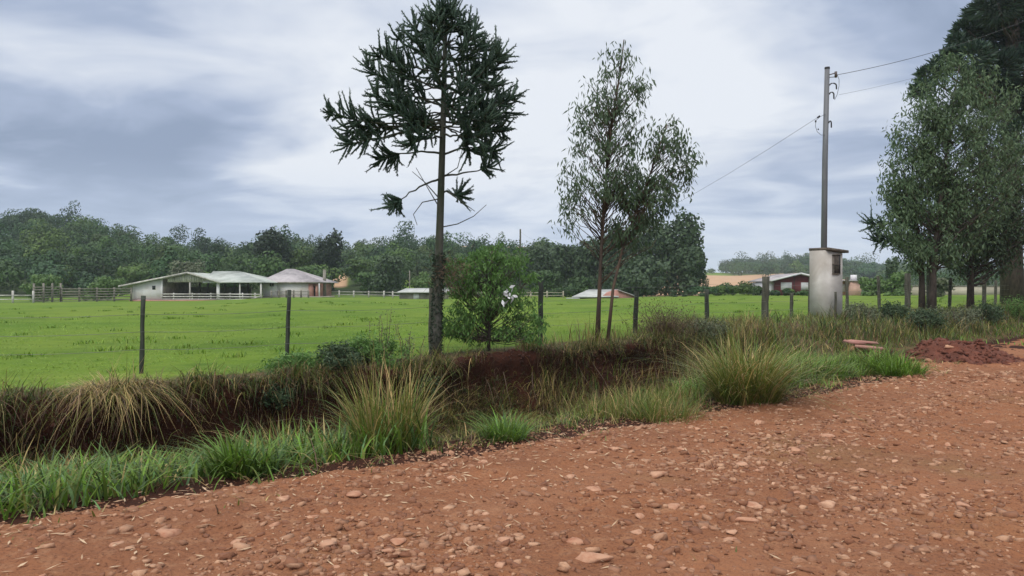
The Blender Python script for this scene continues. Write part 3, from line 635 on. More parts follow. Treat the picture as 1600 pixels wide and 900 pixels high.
def env_tree(name, label, cat, trunks, env, nb, nleaf, L, W, leaf, bark, seed, base_r, clr=.35, droop=.6, group=None, rise=.9, minz=None, flat=1., inner=0):
    """trunks: polylines; env: list of (center, radii) ellipsoids of foliage; nb limb targets"""
    r = np.random.default_rng(seed); t = thing(name, label, cat, trunks[0][0], group); mb = MB(); lv = MB()
    for k, tr in enumerate(trunks):
        tr = np.array(tr); rr = np.linspace(base_r[k] if isinstance(base_r, (list, tuple)) else base_r, .012, len(tr)); rr[0] *= 1.25; mb.tube(tr, rr, 8)
    wts = np.array([e[1][0] * e[1][1] * e[1][2] for e in env]) ** .8; wts /= wts.sum(); tg = []
    for i in range(nb):
        j = r.choice(len(env), p=wts); c, rd = env[j][0], np.array(env[j][1])
        d = nrmz(r.normal(0, 1, 3)) * r.uniform(.25, 1) ** .5; q = np.array(c) + d * rd
        tr = trunks[env[j][2] if len(env[j]) > 2 else 0]; tr = np.array(tr)
        hd = np.hypot(*(q[:2] - trunk_point(tr, q[2])[:2])); z0 = np.clip(q[2] - rise * hd - .05 * (q[2] - tr[0][2]), tr[0][2] + .15 * (tr[-1][2] - tr[0][2]), tr[-1][2])
        a = trunk_point(tr, z0); ln = np.linalg.norm(q - a); c_ = curve(a, q, -.06 * ln if droop < 1 else .05 * ln, 6, ln * .03, r)
        rb = (base_r[0] if isinstance(base_r, (list, tuple)) else base_r) * .28 * (1 - .7 * (z0 - tr[0][2]) / max(tr[-1][2] - tr[0][2], .1)); mb.tube(c_, np.linspace(max(rb, .008), .004, 6), 4)
        tg.append(q); 
        if inner: tg += [c_[3] + r.normal(0, clr * .4, 3), c_[4] + r.normal(0, clr * .4, 3)]
    tg = np.array(tg); rad = clr * r.uniform(.6, 1.3, len(tg)); V, Q = leafcloud(tg, rad, nleaf, L, W, r, droop, flat); lv.add(V, Q)
    mb.build('trunk', M[bark], t, True); lv.build('crown', M[leaf], t); return t
def pxz(py, d): return EZ + (450 - py) / F * d

# --- young conifer with finger-like branchlets in the middle
def branchlets(base, dirs, ln, r, per=46, thick=.042, needle=.05):
    mb = MB(); n = len(base)
    ln = ln * r.uniform(.6, 1.15, n); t = np.linspace(.03, 1, per)[None, :, None]; up = np.array([0, 0, 1.])
    bend = r.normal(0, .17, (n, 3)) + [0, 0, .20]
    P0 = base[:, None] + dirs[:, None] * t * ln[:, None, None] + bend[:, None] * (t ** 2) * ln[:, None, None]
    tg = nrmz(dirs[:, None] + 2 * bend[:, None] * t); P0 = P0.reshape(-1, 3); tg = tg.reshape(-1, 3)
    rd = nrmz(np.cross(tg, r.normal(0, 1, tg.shape))); ax = nrmz(tg * 1.25 + rd)
    nl = needle * r.uniform(.7, 1.2, len(P0)); V, Q = rhombs(P0, ax, nrmz(r.normal(0, 1, P0.shape)), nl, nl * .30); mb.add(V, Q)
    # woody core covered by scale leaves
    for i in range(n):
        e = base[i] + dirs[i] * ln[i] + bend[i] * ln[i]; m_ = base[i] + dirs[i] * ln[i] * .5 + bend[i] * .25 * ln[i]
        mb.tube([base[i], m_, e], [thick * .30, thick * .38, .006], 5)
    return mb
def araucaria(name, label, x_of_y, d, base_y, widths, branches, whorls, seed, bl=(.30, .52), per=56, needle=.048, thick=.045):
    r = np.random.default_rng(seed); tr = [P(x_of_y(py), py, d) for py in np.linspace(base_y, whorls['top'], 14)]
    tr[0][2] = g(tr[0][0], tr[0][1]) - .1
    t = thing(name, label, 'tree', tr[0]); mb = MB(); mb.tube(tr, np.interp(np.linspace(base_y, whorls['top'], 14), widths[0], widths[1]), 12)
    tra = np.array(tr); B = []; D = []; Ls = []
    def branch(p0, p1, sag, nl, t0, rad, upk, spread=.95):
        c = curve(p0, p1, sag, 10, .01, r); mb.tube(c, np.linspace(rad, rad * .35, 10), 5)
        tt = r.uniform(t0, 1, nl); tt[:4] = 1; ii = tt * 9; i0 = np.minimum(ii.astype(int), 8); f = (ii - i0)[:, None]
        q = c[i0] * (1 - f) + c[i0 + 1] * f; ax = nrmz(c[i0 + 1] - c[i0]); pr = nrmz(np.cross(ax, r.normal(0, 1, ax.shape)))
        nl2 = nl; B.append(q); D.append(nrmz(ax * r.uniform(.35, 1.1, (nl, 1)) + pr * spread + np.array([0, 0, upk]))); Ls.append(r.uniform(bl[0], bl[1], nl) * (1 - .25 * tt))
    for (ys, tx, ty, dd, sag, nl, t0, upk) in branches:
        p0 = trunk_point(tra[np.argsort(tra[:, 2])], pxz(ys, d)); p1 = P(tx, ty, d + dd)
        branch(p0, p1, sag, nl, t0, .022, upk)
    for py in np.arange(whorls['y0'], whorls['top'] + 8, -whorls['step']):
        k = whorls['k']; a0 = r.uniform(0, 6.28)
        ln = np.interp(py, *whorls['len']); 
        for j in range(k):
            a = a0 + j * 6.283 / k + r.normal(0, .15); p0 = trunk_point(tra[np.argsort(tra[:, 2])], pxz(py, d)); l = ln * r.uniform(.8, 1.1)
            up = np.interp(py, *whorls['up']); p1 = p0 + np.array([math.cos(a) * l, math.sin(a) * l, l * up])
            branch(p0, p1, -.10 * l, int(whorls['nl'] * (.45 + .55 * l / whorls['len'][1][-1])), .35, .016, .28)
    br = branchlets(np.vstack(B), np.vstack(D), np.concatenate(Ls), r, per, thick * 1.05, needle * r.uniform(.95, 1.05))
    for pts in whorls.get('dead', []):
        mb.tube([P(*q) for q in pts], np.linspace(.012, .005, len(pts)), 5)
    mb.build('trunk', M['bark_moss'], t, True); br.build('crown', M['leaf_arau'], t); return t
def build_araucaria():
    xo = lambda y: np.interp(y, [-60, 0, 170, 300, 555], [699, 697, 693, 689, 681])
    br = [  # start y, tip x, tip y, depth, sag, n, t0, up
        (186, 518, 178, -.3, -.12, 40, .60, .12), (190, 545, 225, -.2, -.02, 34, .66, -.05), (186, 566, 215, .4, .05, 36, .62, .0), (205, 590, 150, -.5, -.05, 44, .5, .35), (204, 545, 205, .1, .08, 40, .62, -.05),
        (214, 642, 226, -.9, .04, 34, .55, .0), (240, 596, 248, .4, .07, 40, .68, -.1), (278, 616, 320, -.3, .06, 36, .86, .0),
        (242, 772, 238, .2, .10, 44, .70, .1), (276, 762, 262, -.2, -.02, 20, .85, -.2), (210, 745, 215, -.8, .0, 30, .6, -.2), (190, 790, 175, .3, -.08, 40, .5, .1),
        (300, 716, 306, .5, .02, 28, .8, -.1), (170, 800, 150, .0, -.1, 42, .45, .2), (175, 785, 205, .1, -.05, 40, .5, .05), (120, 775, 95, .1, -.1, 40, .45, .3), (196, 735, 235, -.4, .05, 30, .55, -.2), (196, 640, 190, -.6, .03, 36, .4, -.1), (180, 760, 190, -.7, .0, 36, .4, .0), (165, 575, 105, .2, -.1, 40, .5, .35), (150, 782, 98, .3, -.08, 34, .5, .4), (140, 612, 92, -.2, -.1, 34, .5, .4)]
    wh = dict(y0=196, top=14, step=21, k=6, len=([14, 35, 60, 90, 125, 195], [.05, .14, .42, .80, 1.14, 1.02]), up=([14, 60, 195], [.40, .42, .05]), nl=20,
              dead=[[(690, 355, 13), (715, 350, 12.9), (740, 338, 12.8), (760, 320, 12.8)], [(690, 278, 13), (715, 262, 12.8), (722, 235, 12.8)],
                    [(688, 312, 13), (664, 285, 12.9), (644, 268, 12.8)], [(689, 310, 13), (660, 316, 12.9), (646, 335, 12.9), (652, 352, 12.9)],
                    [(690, 330, 13), (672, 300, 13.2), (650, 262, 13.3)], [(700, 300, 13), (725, 318, 12.9), (742, 330, 12.8)]])
    t = araucaria('araucaria_tree', 'tall dark conifer with finger like spiky branchlets in the centre of the fence', xo, 13.0, 556, ([-60, 0, 150, 350, 450, 560], [.015, .03, .048, .066, .082, .10]), br, wh, 51)
    # moss, climbing stems and a dark epiphyte tangle on the lower trunk
    r = np.random.default_rng(5); n = 1300; py = r.uniform(395, 560, n); c = np.array([P(xo(y), y, 13.0) for y in py]); a = r.uniform(0, 6.28, n)
    c[:, 0] += np.cos(a) * .075; c[:, 1] += np.sin(a) * .075; V, Q = rhombs(c, nrmz(np.stack([np.cos(a), np.sin(a), r.normal(-.6, .8, n)], -1)), nrmz(r.normal(0, 1, (n, 3))), r.uniform(.03, .09, n), .022)
    mesh_np('climbing_leaves', V, Q, M['leaf_dark'], t)
    n = 420; c = np.array([P(r.normal(700, 14), r.normal(428, 16), 13 + r.normal(0, .1)) for _ in range(n)]); V, Q = rhombs(c, nrmz(r.normal(0, 1, (n, 3))), nrmz(r.normal(0, 1, (n, 3))), r.uniform(.08, .22, n), .012)
    mesh_np('epiphyte', V, Q, M['twig'], t)
build_araucaria()
def build_saplings():
    d = 15.6; tr = [P(933, 545, d), P(936, 470, d), P(940, 380, d), P(946, 290, d), P(955, 200, d), P(968, 120, d), P(975, 62, d)]; tr[0][2] = g(tr[0][0], d) - .1
    def E(px, py, rx, ry, k=0, dd=0.): return (P(px, py, d + dd), (rx / F * d, rx / F * d * .9, ry / F * d), k)
    env = [E(972, 85, 26, 30), E(965, 140, 52, 45), E(955, 195, 64, 45), E(945, 260, 72, 52), E(930, 300, 66, 40), E(905, 345, 42, 22), E(985, 315, 50, 40), E(1000, 370, 32, 30), E(925, 170, 30, 40)]
    env_tree('eucalyptus_sapling', 'slender upright eucalyptus sapling with thin drooping leaves right of centre', 'tree', [tr], env, 250, 4600, .15, .034, 'leaf_euc', 'bark_red', 61, .05, .24, 1.3, rise=.75)
    tr = [P(948, 530, d - .3), P(958, 450, d - .2), P(975, 380, d), P(998, 320, d), P(1020, 260, d), P(1042, 195, d)]; tr[0][2] = g(tr[0][0], d - .3) - .1
    env = [E(1045, 215, 34, 30), E(1045, 260, 46, 50), E(1010, 300, 46, 44), E(1025, 330, 30, 25), E(990, 365, 36, 30)]
    env_tree('eucalyptus_sapling', 'leaning second eucalyptus sapling whose crown reaches further right', 'tree', [tr], env, 150, 3000, .14, .040, 'leaf_euc', 'bark_red', 62, .035, .24, 1.3, rise=.75)
    # leafy shrub
    d = 13.6; tr = [P(763, 555, d), P(765, 500, d), P(766, 440, d), P(770, 385, d)]; tr[0][2] = g(tr[0][0], d) - .1
    def E(px, py, rx, ry, k=0, dd=0.): return (P(px, py, d + dd), (rx / F * d, rx / F * d * .9, ry / F * d), k)
    env = [E(765, 415, 62, 36), E(805, 425, 40, 38), E(718, 430, 38, 34), E(760, 462, 66, 28), E(820, 470, 26, 26), E(715, 500, 34, 34), E(740, 510, 40, 28), E(800, 505, 45, 24), E(830, 515, 28, 22), E(770, 395, 34, 14)]
    t = env_tree('leafy_shrub', 'fresh green leafy young tree beside the dark conifer trunk', 'shrub', [tr], env, 260, 8600, .090, .028, 'leaf_shrub', 'bark', 63, .03, .14, .9, rise=.8)
    r = np.random.default_rng(3); mb = MB(); c = np.array([P(796, 462, d - .75)] * 16) + r.normal(0, .045, (16, 3)) * [1, .6, 1.6]
    V, Q = rhombs(c, nrmz(r.normal(0, 1, (16, 3)) * [.6, .6, 1]), nrmz(r.normal(0, 1, (16, 3)) + [0, -2, 0]), r.uniform(.06, .16, 16), .06); mb.add(V, Q); mb.build('pale_flowers', M['blind'], t)
build_saplings()

# --- dry brush and small weeds on the bank
def bush(name, label, px, d, top, wpx, n, L, W, leaf, seed, cat='bush', hgt=None, z=None, bark='bark'):
    x = (px - 800) / F * d; z0 = g(x, d) if z is None else z; zt = pxz(top, d); h = max(zt - z0, .3); rx = wpx / F * d / 2
    r = np.random.default_rng(seed); env = [((x + r.normal(0, rx * .35), d + r.normal(0, rx * .3), z0 + h * r.uniform(.3, .7)), (rx * .6, rx * .6, h * .36)) for _ in range(5)]
    env.append(((x, d, z0 + h * .66), (rx * .6, rx * .6, h * .3)))
    tr = [(x, d, z0 - .1), (x + .02, d, z0 + h * .5), (x, d, z0 + h * .8)]
    return env_tree(name, label, cat, [tr], env, 46, n, L, W, leaf, bark, seed, max(.012, rx * .04), rx * .28, .2)
def dry_bush():
    d = lipat(1035); x = (1035 - 800) / F * d; z0 = g(x, d); r = np.random.default_rng(91)
    t = thing('dry_bush', 'dry brown twiggy bush on the bank lip right of the saplings', 'bush', (x, d, z0))
    mb = MB()
    for i in range(260):
        a = r.uniform(0, 6.28); l = r.uniform(.35, .95); b = np.array([x + r.normal(0, .22), d + r.normal(0, .15), z0 - .05]); e = b + np.array([math.cos(a) * l * .5, math.sin(a) * l * .45, l * r.uniform(.3, .95)])
        mb.tube(curve(b, e, .05, 5, .02, r), np.linspace(.006, .0025, 5), 3)
    mb.build('stems', M['twig'], t)
    n = 1500; c = np.array([x, d, z0 + .35]) + r.normal(0, 1, (n, 3)) * [.36, .25, .22]; V, Q = rhombs(c, nrmz(r.normal(0, 1, (n, 3)) - [0, 0, .5]), nrmz(r.normal(0, 1, (n, 3))), r.uniform(.03, .09, n), .014)
    mesh_np('dead_leaves', V, Q, M['twig'], t)
dry_bush()
for i, (px, top, w, dw, leaf, n, lab) in enumerate([
        (470, 548, 90, -.15, 'leaf_shrub', 2600, 'dark green shrub spilling over the bank below the second fence post'),
        (425, 585, 80, -.45, 'leaf_grove', 1500, 'low dark scrub on the bank face at the left end of the shrubs'),
        (530, 530, 95, -.15, 'leaf_grove', 3000, 'taller dark scrub on the bank between second post and conifer'),
        (598, 520, 80, -.05, 'leaf_shrub', 2200, 'ragged green shrub above the tall dry grass clump'),
        (650, 560, 80, -.35, 'leaf_grove', 2200, 'dark scrub hugging the foot of the central conifer'),
        (1100, 520, 90, -.2, 'leaf_grey', 1800, 'olive scrub on the bank between dry bush and arching clump')]):
    bush('bank_shrub', lab, px, lipat(px, dw), top + 8, w * 1.15, int(n * 1.5), .075, .020, leaf, 920 + i)
def roots():
    r = np.random.default_rng(66)
    for i, px in enumerate((720, 755, 810, 880, 905, 935, 960, 990, 560, 500)):
        d = lipat(px); x = (px - 800) / F * d; s_, w_ = sw(x, d); pts = []; q = r.uniform(-.3, .3)
        for t in np.linspace(0, 1, 8):
            ww = w_ - .30 - .75 * t * (1 - .2 * t); ss = s_ + q * t + .08 * math.sin(5 * t + i); X, Y = xy(ss, ww); pts.append((X, Y, max(g(X, Y), .30 - 1.0 * t) + .03))
        o = MB().tube(pts, np.linspace(.011, .004, 8), 5).build('hanging_root', M['twig']); tag(o, 'thin bent root hanging down the red bank', 'root', 'roots hanging over the bank')
roots()
for i, (px, d, top, w, leaf, lab) in enumerate([
        (1350, 22.5, 478, 70, 'leaf_grey', 'low olive scrub in front of the fence right of the concrete pillar'), (1395, 23.5, 476, 60, 'leaf_grove', 'dark low scrub beside the leftmost trunk of the right trees'),
        (1440, 22.0, 484, 80, 'leaf_grove', 'dark spreading scrub right behind the red mound'), (1490, 24.0, 480, 80, 'leaf_grey', 'olive scrub between the mound and the straight trunk'),
        (1540, 26.0, 476, 70, 'leaf_grove', 'dark green scrub below the straight trunk near the right edge'), (1590, 28.0, 468, 80, 'leaf_shrub', 'bright green scrub at the right edge under the old conifer')]):
    bush('scrub', lab, px, d, top, w, 2600, .10, .030, leaf, 960 + i)
def tall_weed(px, top, seed, label):
    d = lipat(px) + .05; x = (px - 800) / F * d; z0 = g(x, d); r = np.random.default_rng(seed); t = thing('tall_weed', label, 'weed', (x, d, z0)); mb = MB(); lv = []
    for i in range(9):
        b = np.array([x + r.normal(0, .12), d + r.normal(0, .1), z0 - .04]); h = (pxz(top, d) - z0) * r.uniform(.55, 1.05); e = b + [r.normal(0, .12), r.normal(0, .1), h]; c = curve(b, e, 0, 6, .015, r); mb.tube(c, np.linspace(.006, .003, 6), 4)
        for q in c[1:]: lv += [q + r.normal(0, .035, 3) for _ in range(7)]
    lv = np.array(lv); V, Q = rhombs(lv, nrmz(r.normal(0, 1, lv.shape)), nrmz(r.normal(0, 1, lv.shape)), .045, .014); mb.build('stems', M['twig'], t); mesh_np('leaves', V, Q, M['leaf_grey'], t)
tall_weed(590, 478, 94, 'thin grey green weed with upright stems left of the conifer'); tall_weed(640, 505, 95, 'shorter wispy weed between the tall grass and the conifer trunk')
tall_weed(1060, 478, 97, 'wispy brown weed rising out of the dry bush')

# ---------------------------------------------------------------- fence by the road
def build_fence():
    fp = [(-60, 10.4, 462, 8), (224, 11.0, 462, 7), (452, 11.8, 453, 6.5), (676, 13.2, 450, 12), (845, 15.4, 440, 8), (995, 18.0, 455, 7.5), (1104, 20, 452, 7), (1197, 22.0, 432, 11), (1237, 24.5, 458, 5), (1267, 24.6, 434, 7), (1306, 22.9, 456, 4),
          (1323, 27, 433, 5), (1372, 29, 431, 5), (1418, 27, 427, 9), (1485, 33, 434, 5), (1538, 37, 432, 6), (1556, 40, 438, 4), (1590, 43, 434, 5), (1625, 46, 432, 5)]
    t = thing('wire_fence', 'roadside wire fence of weathered wooden posts along the pasture', 'fence', (fp[1][0] * 0 - 5.5, 11, g(-5.5, 11))); tops = []; r = np.random.default_rng(17)
    for i, (px, d, top, wp) in enumerate(fp):
        x = (px - 800) / F * d; z0 = g(x, d) - .15; z1 = pxz(top, d); rad = wp / F * d / 2; mb = MB(); lean = r.normal(0, .02, 2)
        zs = np.linspace(z0, z1, 7); pts = [(x + lean[0] * (z - z1) + r.normal(0, .004), d + lean[1] * (z - z1), z) for z in zs]; mb.tube(pts, rad * (1 + r.normal(0, .05, 7)), 9)
        mb.build('post', M['post_dark' if wp < 8.2 and i < 7 else 'post'], t, False); tops.append((x, d, g(x, d), z1))
    line = [q for i, q in enumerate(tops) if i not in (8, 10, 11, 12)]
    for k, fr in enumerate((.30, .52, .74, .93)):
        mb = MB()
        for a, b in zip(line[:-1], line[1:]):
            za = a[2] + 1.2 * fr; zb = b[2] + 1.2 * fr; mb.tube(curve((a[0], a[1] - .05, za), (b[0], b[1] - .05, zb), -.03, 5), .0028, 4)
        mb.build('wire', M['wire'], t)
build_fence()

# ---------------------------------------------------------------- concrete meter pillar, power pole and wires
def build_pole():
    d = 24.; xl, xm, xr = [(p - 800) / F * d for p in (1272, 1289, 1319)]; ym = d + .0; z0 = g(xm, d) - .3; z1 = pxz(391, d)
    t = thing('meter_pillar', 'stained concrete electricity meter pillar with a small grille', 'pillar', (xm, d, z0)); mb = MB()
    # plan: corner towards the viewer, side face to the left going back
    A = np.array([xm, d]); B = np.array([xr, d + .12]); Dp = np.array([xl + .02, d + .42]); Cc = B + (Dp - A)
    def wallbox(mb, pts, z0, z1, zs=None):
        V = [(p[0], p[1], z0) for p in pts] + [(p[0], p[1], (zs or [z1] * 4)[i]) for i, p in enumerate(pts)]
        mb.add(V, [(3, 2, 1, 0), (4, 5, 6, 7)] + [(i, (i + 1) % 4, (i + 1) % 4 + 4, i + 4) for i in range(4)])
    wallbox(mb, [A, B, Cc, Dp], z0, z1, [z1, z1 - .10, z1 - .10, z1]); mb.build('body', M['concrete'], t)
    mb = MB(); e = (B - A) / np.linalg.norm(B - A); f = (Dp - A) / np.linalg.norm(Dp - A); a = A - f * .10 + e * .02; b = B - f * .10 + e * .12; c = Cc + e * .12 + f * .04; dd = Dp + f * .04 + e * .02
    wallbox(mb, [a, b, c, dd], z1 + .004, z1 + .07, [z1 + .09, z1 + .0, z1 + .0, z1 + .09]); V = mb.V[0]; V[1][2] -= .09; V[2][2] -= .09; mb.build('roof_slab', M['rust'], t)
    gr = MB(); n = -f / np.linalg.norm(f)
    def onface(u, z, out): q = A + e * u + np.array([e[1], -e[0]]) * out; return (q[0], q[1], z)
    w = np.linalg.norm(B - A); zc0, zc1 = pxz(428, d), pxz(398, d)
    bk = MB(); bk.bar(onface(w * .62, zc0, .004), onface(w * .62, zc1, .004), w * .46, .012); bk.build('grille_back', M['dark'], t)
    for k in range(7): gr.bar(onface(w * (.42 + .40 * k / 6), zc0, .02), onface(w * (.42 + .40 * k / 6), zc1, .02), .018)
    for z in (zc0, zc1, (zc0 + zc1) / 2): gr.bar(onface(w * .39, z, .03), onface(w * .85, z, .03), .03)
    gr.build('grille', M['rust'], t)
    # pole
    px = lambda y: np.interp(y, [107, 390], [1293, 1286.5]); dp = d + .62; t = thing('power_pole', 'tall slim grey utility pole rising behind the concrete pillar', 'pole', P(1286, 480, dp))
    mb = MB(); b = P(1286, 500, dp); b[2] = g(b[0], b[1]) - .3; mb.tube([b, P(1289, 250, dp), P(1292.5, 107, dp)], [.105, .09, .08], 10); mb.build('shaft', M['pole'], t, True)
    mb = MB(); mb.tube([P(1292.5, 108, dp), P(1292.5, 105, dp)], .085, 10); mb.build('cap', M['dark'], t)
    mb = MB(); mb.bar(P(1295, 117, dp - .05), P(1306, 114, dp - .05), .03); mb.bar(P(1295, 121, dp - .05), P(1306, 120, dp - .05), .02); mb.tube([P(1306, 112, dp - .05), P(1306, 121, dp - .05)], .045, 8); mb.build('insulator', M['insul'], t)
    for (x0, y0, x1, y1) in ((1296, 134, 1307, 141), (1296, 148, 1303, 156), (1295, 193, 1299, 201)):
        mb = MB(); a = np.linspace(math.pi * .95, -.1, 9); mb.tube([P((x0 + x1) / 2 + math.cos(q) * (x1 - x0) / 2, y0 - math.sin(q) * 4 + (0 if q > .05 else y1 - y0 - 2), dp - .05) for q in a], .022, 6); mb.build('hook', M['dark'], t)
    mb = MB(); mb.tube([P(x, y, dp - .06) for x, y in ((1308, 116), (1311, 124), (1311, 134), (1308, 148), (1304, 156))], .008, 5); mb.build('jumper_cable', M['dark'], t)
    mb = MB(); mb.tube([P(x, y, dp - .06) for x, y in ((1291, 178), (1282, 182), (1275, 188), (1274, 197), (1277, 206), (1283, 211), (1290, 211))], .007, 5); mb.build('jumper_cable', M['dark'], t)
    mb = MB(); mb.tube([P(1277, 184, dp - .06), P(1281, 181, dp - .06)], .026, 6); mb.tube([P(1274.5, 188, dp - .06), P(1274.5, 191, dp - .06)], .026, 6); mb.tube([P(1278, 201, dp - .06), P(1279, 203, dp - .06)], .022, 6); mb.build('clamp', M['dark'], t)
    def wire(name, a, b, sag, rad, label): o = MB().tube(curve(a, b, -sag, 24), rad, 5).build(name, M['dark']); tag(o, label, 'wire')
    wire('power_line', P(1308, 117, dp - .05), P(1640, 16, 30), .25, .009, 'upper power line running from the pole into the right hand trees')
    wire('power_line', P(1311, 148, dp - .05), P(1640, 45, 34), .3, .004, 'fainter thin power line just below the upper one')
    far = P(813, 362, 110); wire('power_line', P(1277, 184, dp - .05), far, 3.0, .006, 'sagging power line from the pole down to the far left pole')
    def pole(px, py, top, d, rad, label, mat='post'):
        x = (px - 800) / F * d; o = MB().tube([(x, d, g(x, d) - .3), (x, d, pxz(top, d))], [rad, rad * .8], 8).build('utility_pole', M[mat]); tag(o, label, 'pole')
    pole(813, 0, 358, 110, .15, 'distant dark pole standing above the far trees'); pole(507, 0, 421, 108, .28, 'grey concrete pole beside the hip roofed house', 'greywood'); pole(640, 0, 423, 104, .09, 'thin pale pole rising beside the small grey shed', 'greywood')
    return
build_pole()

# ---------------------------------------------------------------- right hand trees
def build_right():
    d = 28.
    def E(px, py, rx, ry, k=0, dd=0., d=d): return (P(px, py, d + dd), (rx / F * d, rx / F * d * .8, ry / F * d), k)
    def TR(pts, d): q = [P(x, y, d) for x, y in pts]; q[0][2] = g(q[0][0], d) - .15; return q
    tr = [TR([(1456, 480), (1458, 420), (1466, 340), (1478, 250), (1490, 160), (1500, 95)], d), TR([(1441, 475), (1440, 420), (1432, 350), (1425, 280), (1428, 220)], d + .4)]
    env = [E(1500, 105, 38, 32), E(1470, 150, 58, 45), E(1540, 150, 50, 45), E(1440, 205, 50, 45), E(1500, 225, 70, 60), E(1420, 265, 46, 42, 1), E(1385, 285, 26, 30, 1), E(1450, 310, 70, 50), E(1530, 300, 60, 50), E(1410, 345, 46, 36, 1), E(1470, 370, 60, 32), E(1420, 390, 32, 20, 1), E(1575, 250, 40, 50)]
    env_tree('broadleaf_tree', 'big leafy grey green tree nearest the power pole on the right', 'tree', tr, env, 240, 25000, .20, .058, 'leaf_right', 'bark', 71, [.14, .12], .40, .9, rise=.8, inner=1)
    d2 = 31.; tr = [TR([(1516, 470), (1517, 400), (1522, 330), (1535, 240), (1545, 180)], d2)]
    def E2(px, py, rx, ry): return E(px, py, rx, ry, 0, 0, d2)
    env = [E2(1550, 200, 50, 40), E2(1560, 270, 60, 55), E2(1530, 340, 60, 40), E2(1580, 350, 50, 50), E2(1500, 385, 45, 22), E2(1550, 390, 40, 22), E2(1480, 400, 30, 18), E2(1610, 300, 50, 70)]
    env_tree('broadleaf_tree', 'darker leafy tree with a straight trunk just right of the big one', 'tree', tr, env, 220, 16000, .19, .060, 'leaf_grove', 'bark', 72, .13, .5, .8, rise=.7, inner=1)
    # old umbrella conifer
    d3 = 42.; tr = [P(1582, 465, d3), P(1580, 350, d3), P(1580, 200, d3), P(1582, 60, d3), P(1585, -40, d3)]; tr[0][2] = g(tr[0][0], d3) - .3
    r = np.random.default_rng(73); t = thing('old_conifer', 'huge old conifer with thick trunk and dark umbrella clumps at the right edge', 'tree', tr[0]); mb = MB(); mb.tube(tr, [.62, .5, .42, .34, .25], 12); lv = MB()
    cl = [(1560, 5, 34), (1590, -25, 40), (1532, 28, 26), (1512, 48, 20), (1545, 60, 34), (1580, 60, 40), (1610, 30, 40), (1497, 66, 13), (1472, 102, 15), (1450, 118, 14), (1485, 86, 10), (1520, 90, 24), (1555, 110, 34), (1600, 110, 40), (1590, 160, 40), (1640, 60, 50), (1650, 140, 50), (1620, -20, 50), (1560, 150, 30), (1530, 130, 22), (1440, 140, 12), (1660, 220, 40), (1610, 210, 36), (1590, -60, 36), (1640, -70, 40)]
    for (px, py, rp) in cl:
        c = P(px, py, d3 + r.normal(0, 1.6)); rad = rp / F * d3; b = trunk_point(tr[::1], min(max(c[2] - 1.2 - .25 * abs(c[0] - tr[0][0]), tr[0][2] + 8), tr[-1][2])); mb.tube(curve(b, c, -.5, 7, .05, r), np.linspace(.12, .05, 7), 5)
        n = int(900 * (rp / 30) ** 2) + 260; dd = nrmz(r.normal(0, 1, (n, 3))) * (r.uniform(.35, 1, (n, 1)) ** .6) * rad; dd[:, 2] *= .85; V, Q = rhombs(c + dd, nrmz(dd + r.normal(0, .25, dd.shape) + [0, 0, .15]), nrmz(r.normal(0, 1, dd.shape)), r.uniform(.25, .5, n), .11); lv.add(V, Q)
    mb.build('trunk', M['bark'], t, True); lv.build('crown', M['leaf_arau'], t)
    # small araucaria between them
    xo = lambda y: 1452 + (y - 480) * .0; br = [(352, 1362, 352, -.5, .1, 40, .55, .1), (372, 1372, 378, .2, .15, 34, .5, -.05), (345, 1400, 330, -.6, .0, 34, .4, .3), (380, 1420, 400, -.4, .1, 34, .4, -.1), (370, 1545, 398, .2, .1, 34, .6, -.2), (365, 1520, 380, .6, .1, 30, .5, -.1)]
    wh = dict(y0=385, top=300, step=24, k=6, len=([300, 390], [.7, 2.0]), up=([300, 390], [.8, .15]), nl=26)
    araucaria('araucaria_tree', 'young spiky conifer half hidden behind the big leafy tree on the right', xo, 33., 478, ([290, 480], [.05, .13]), br, wh, 74, bl=(.6, 1.0), per=26, needle=.11, thick=.09)
build_right()

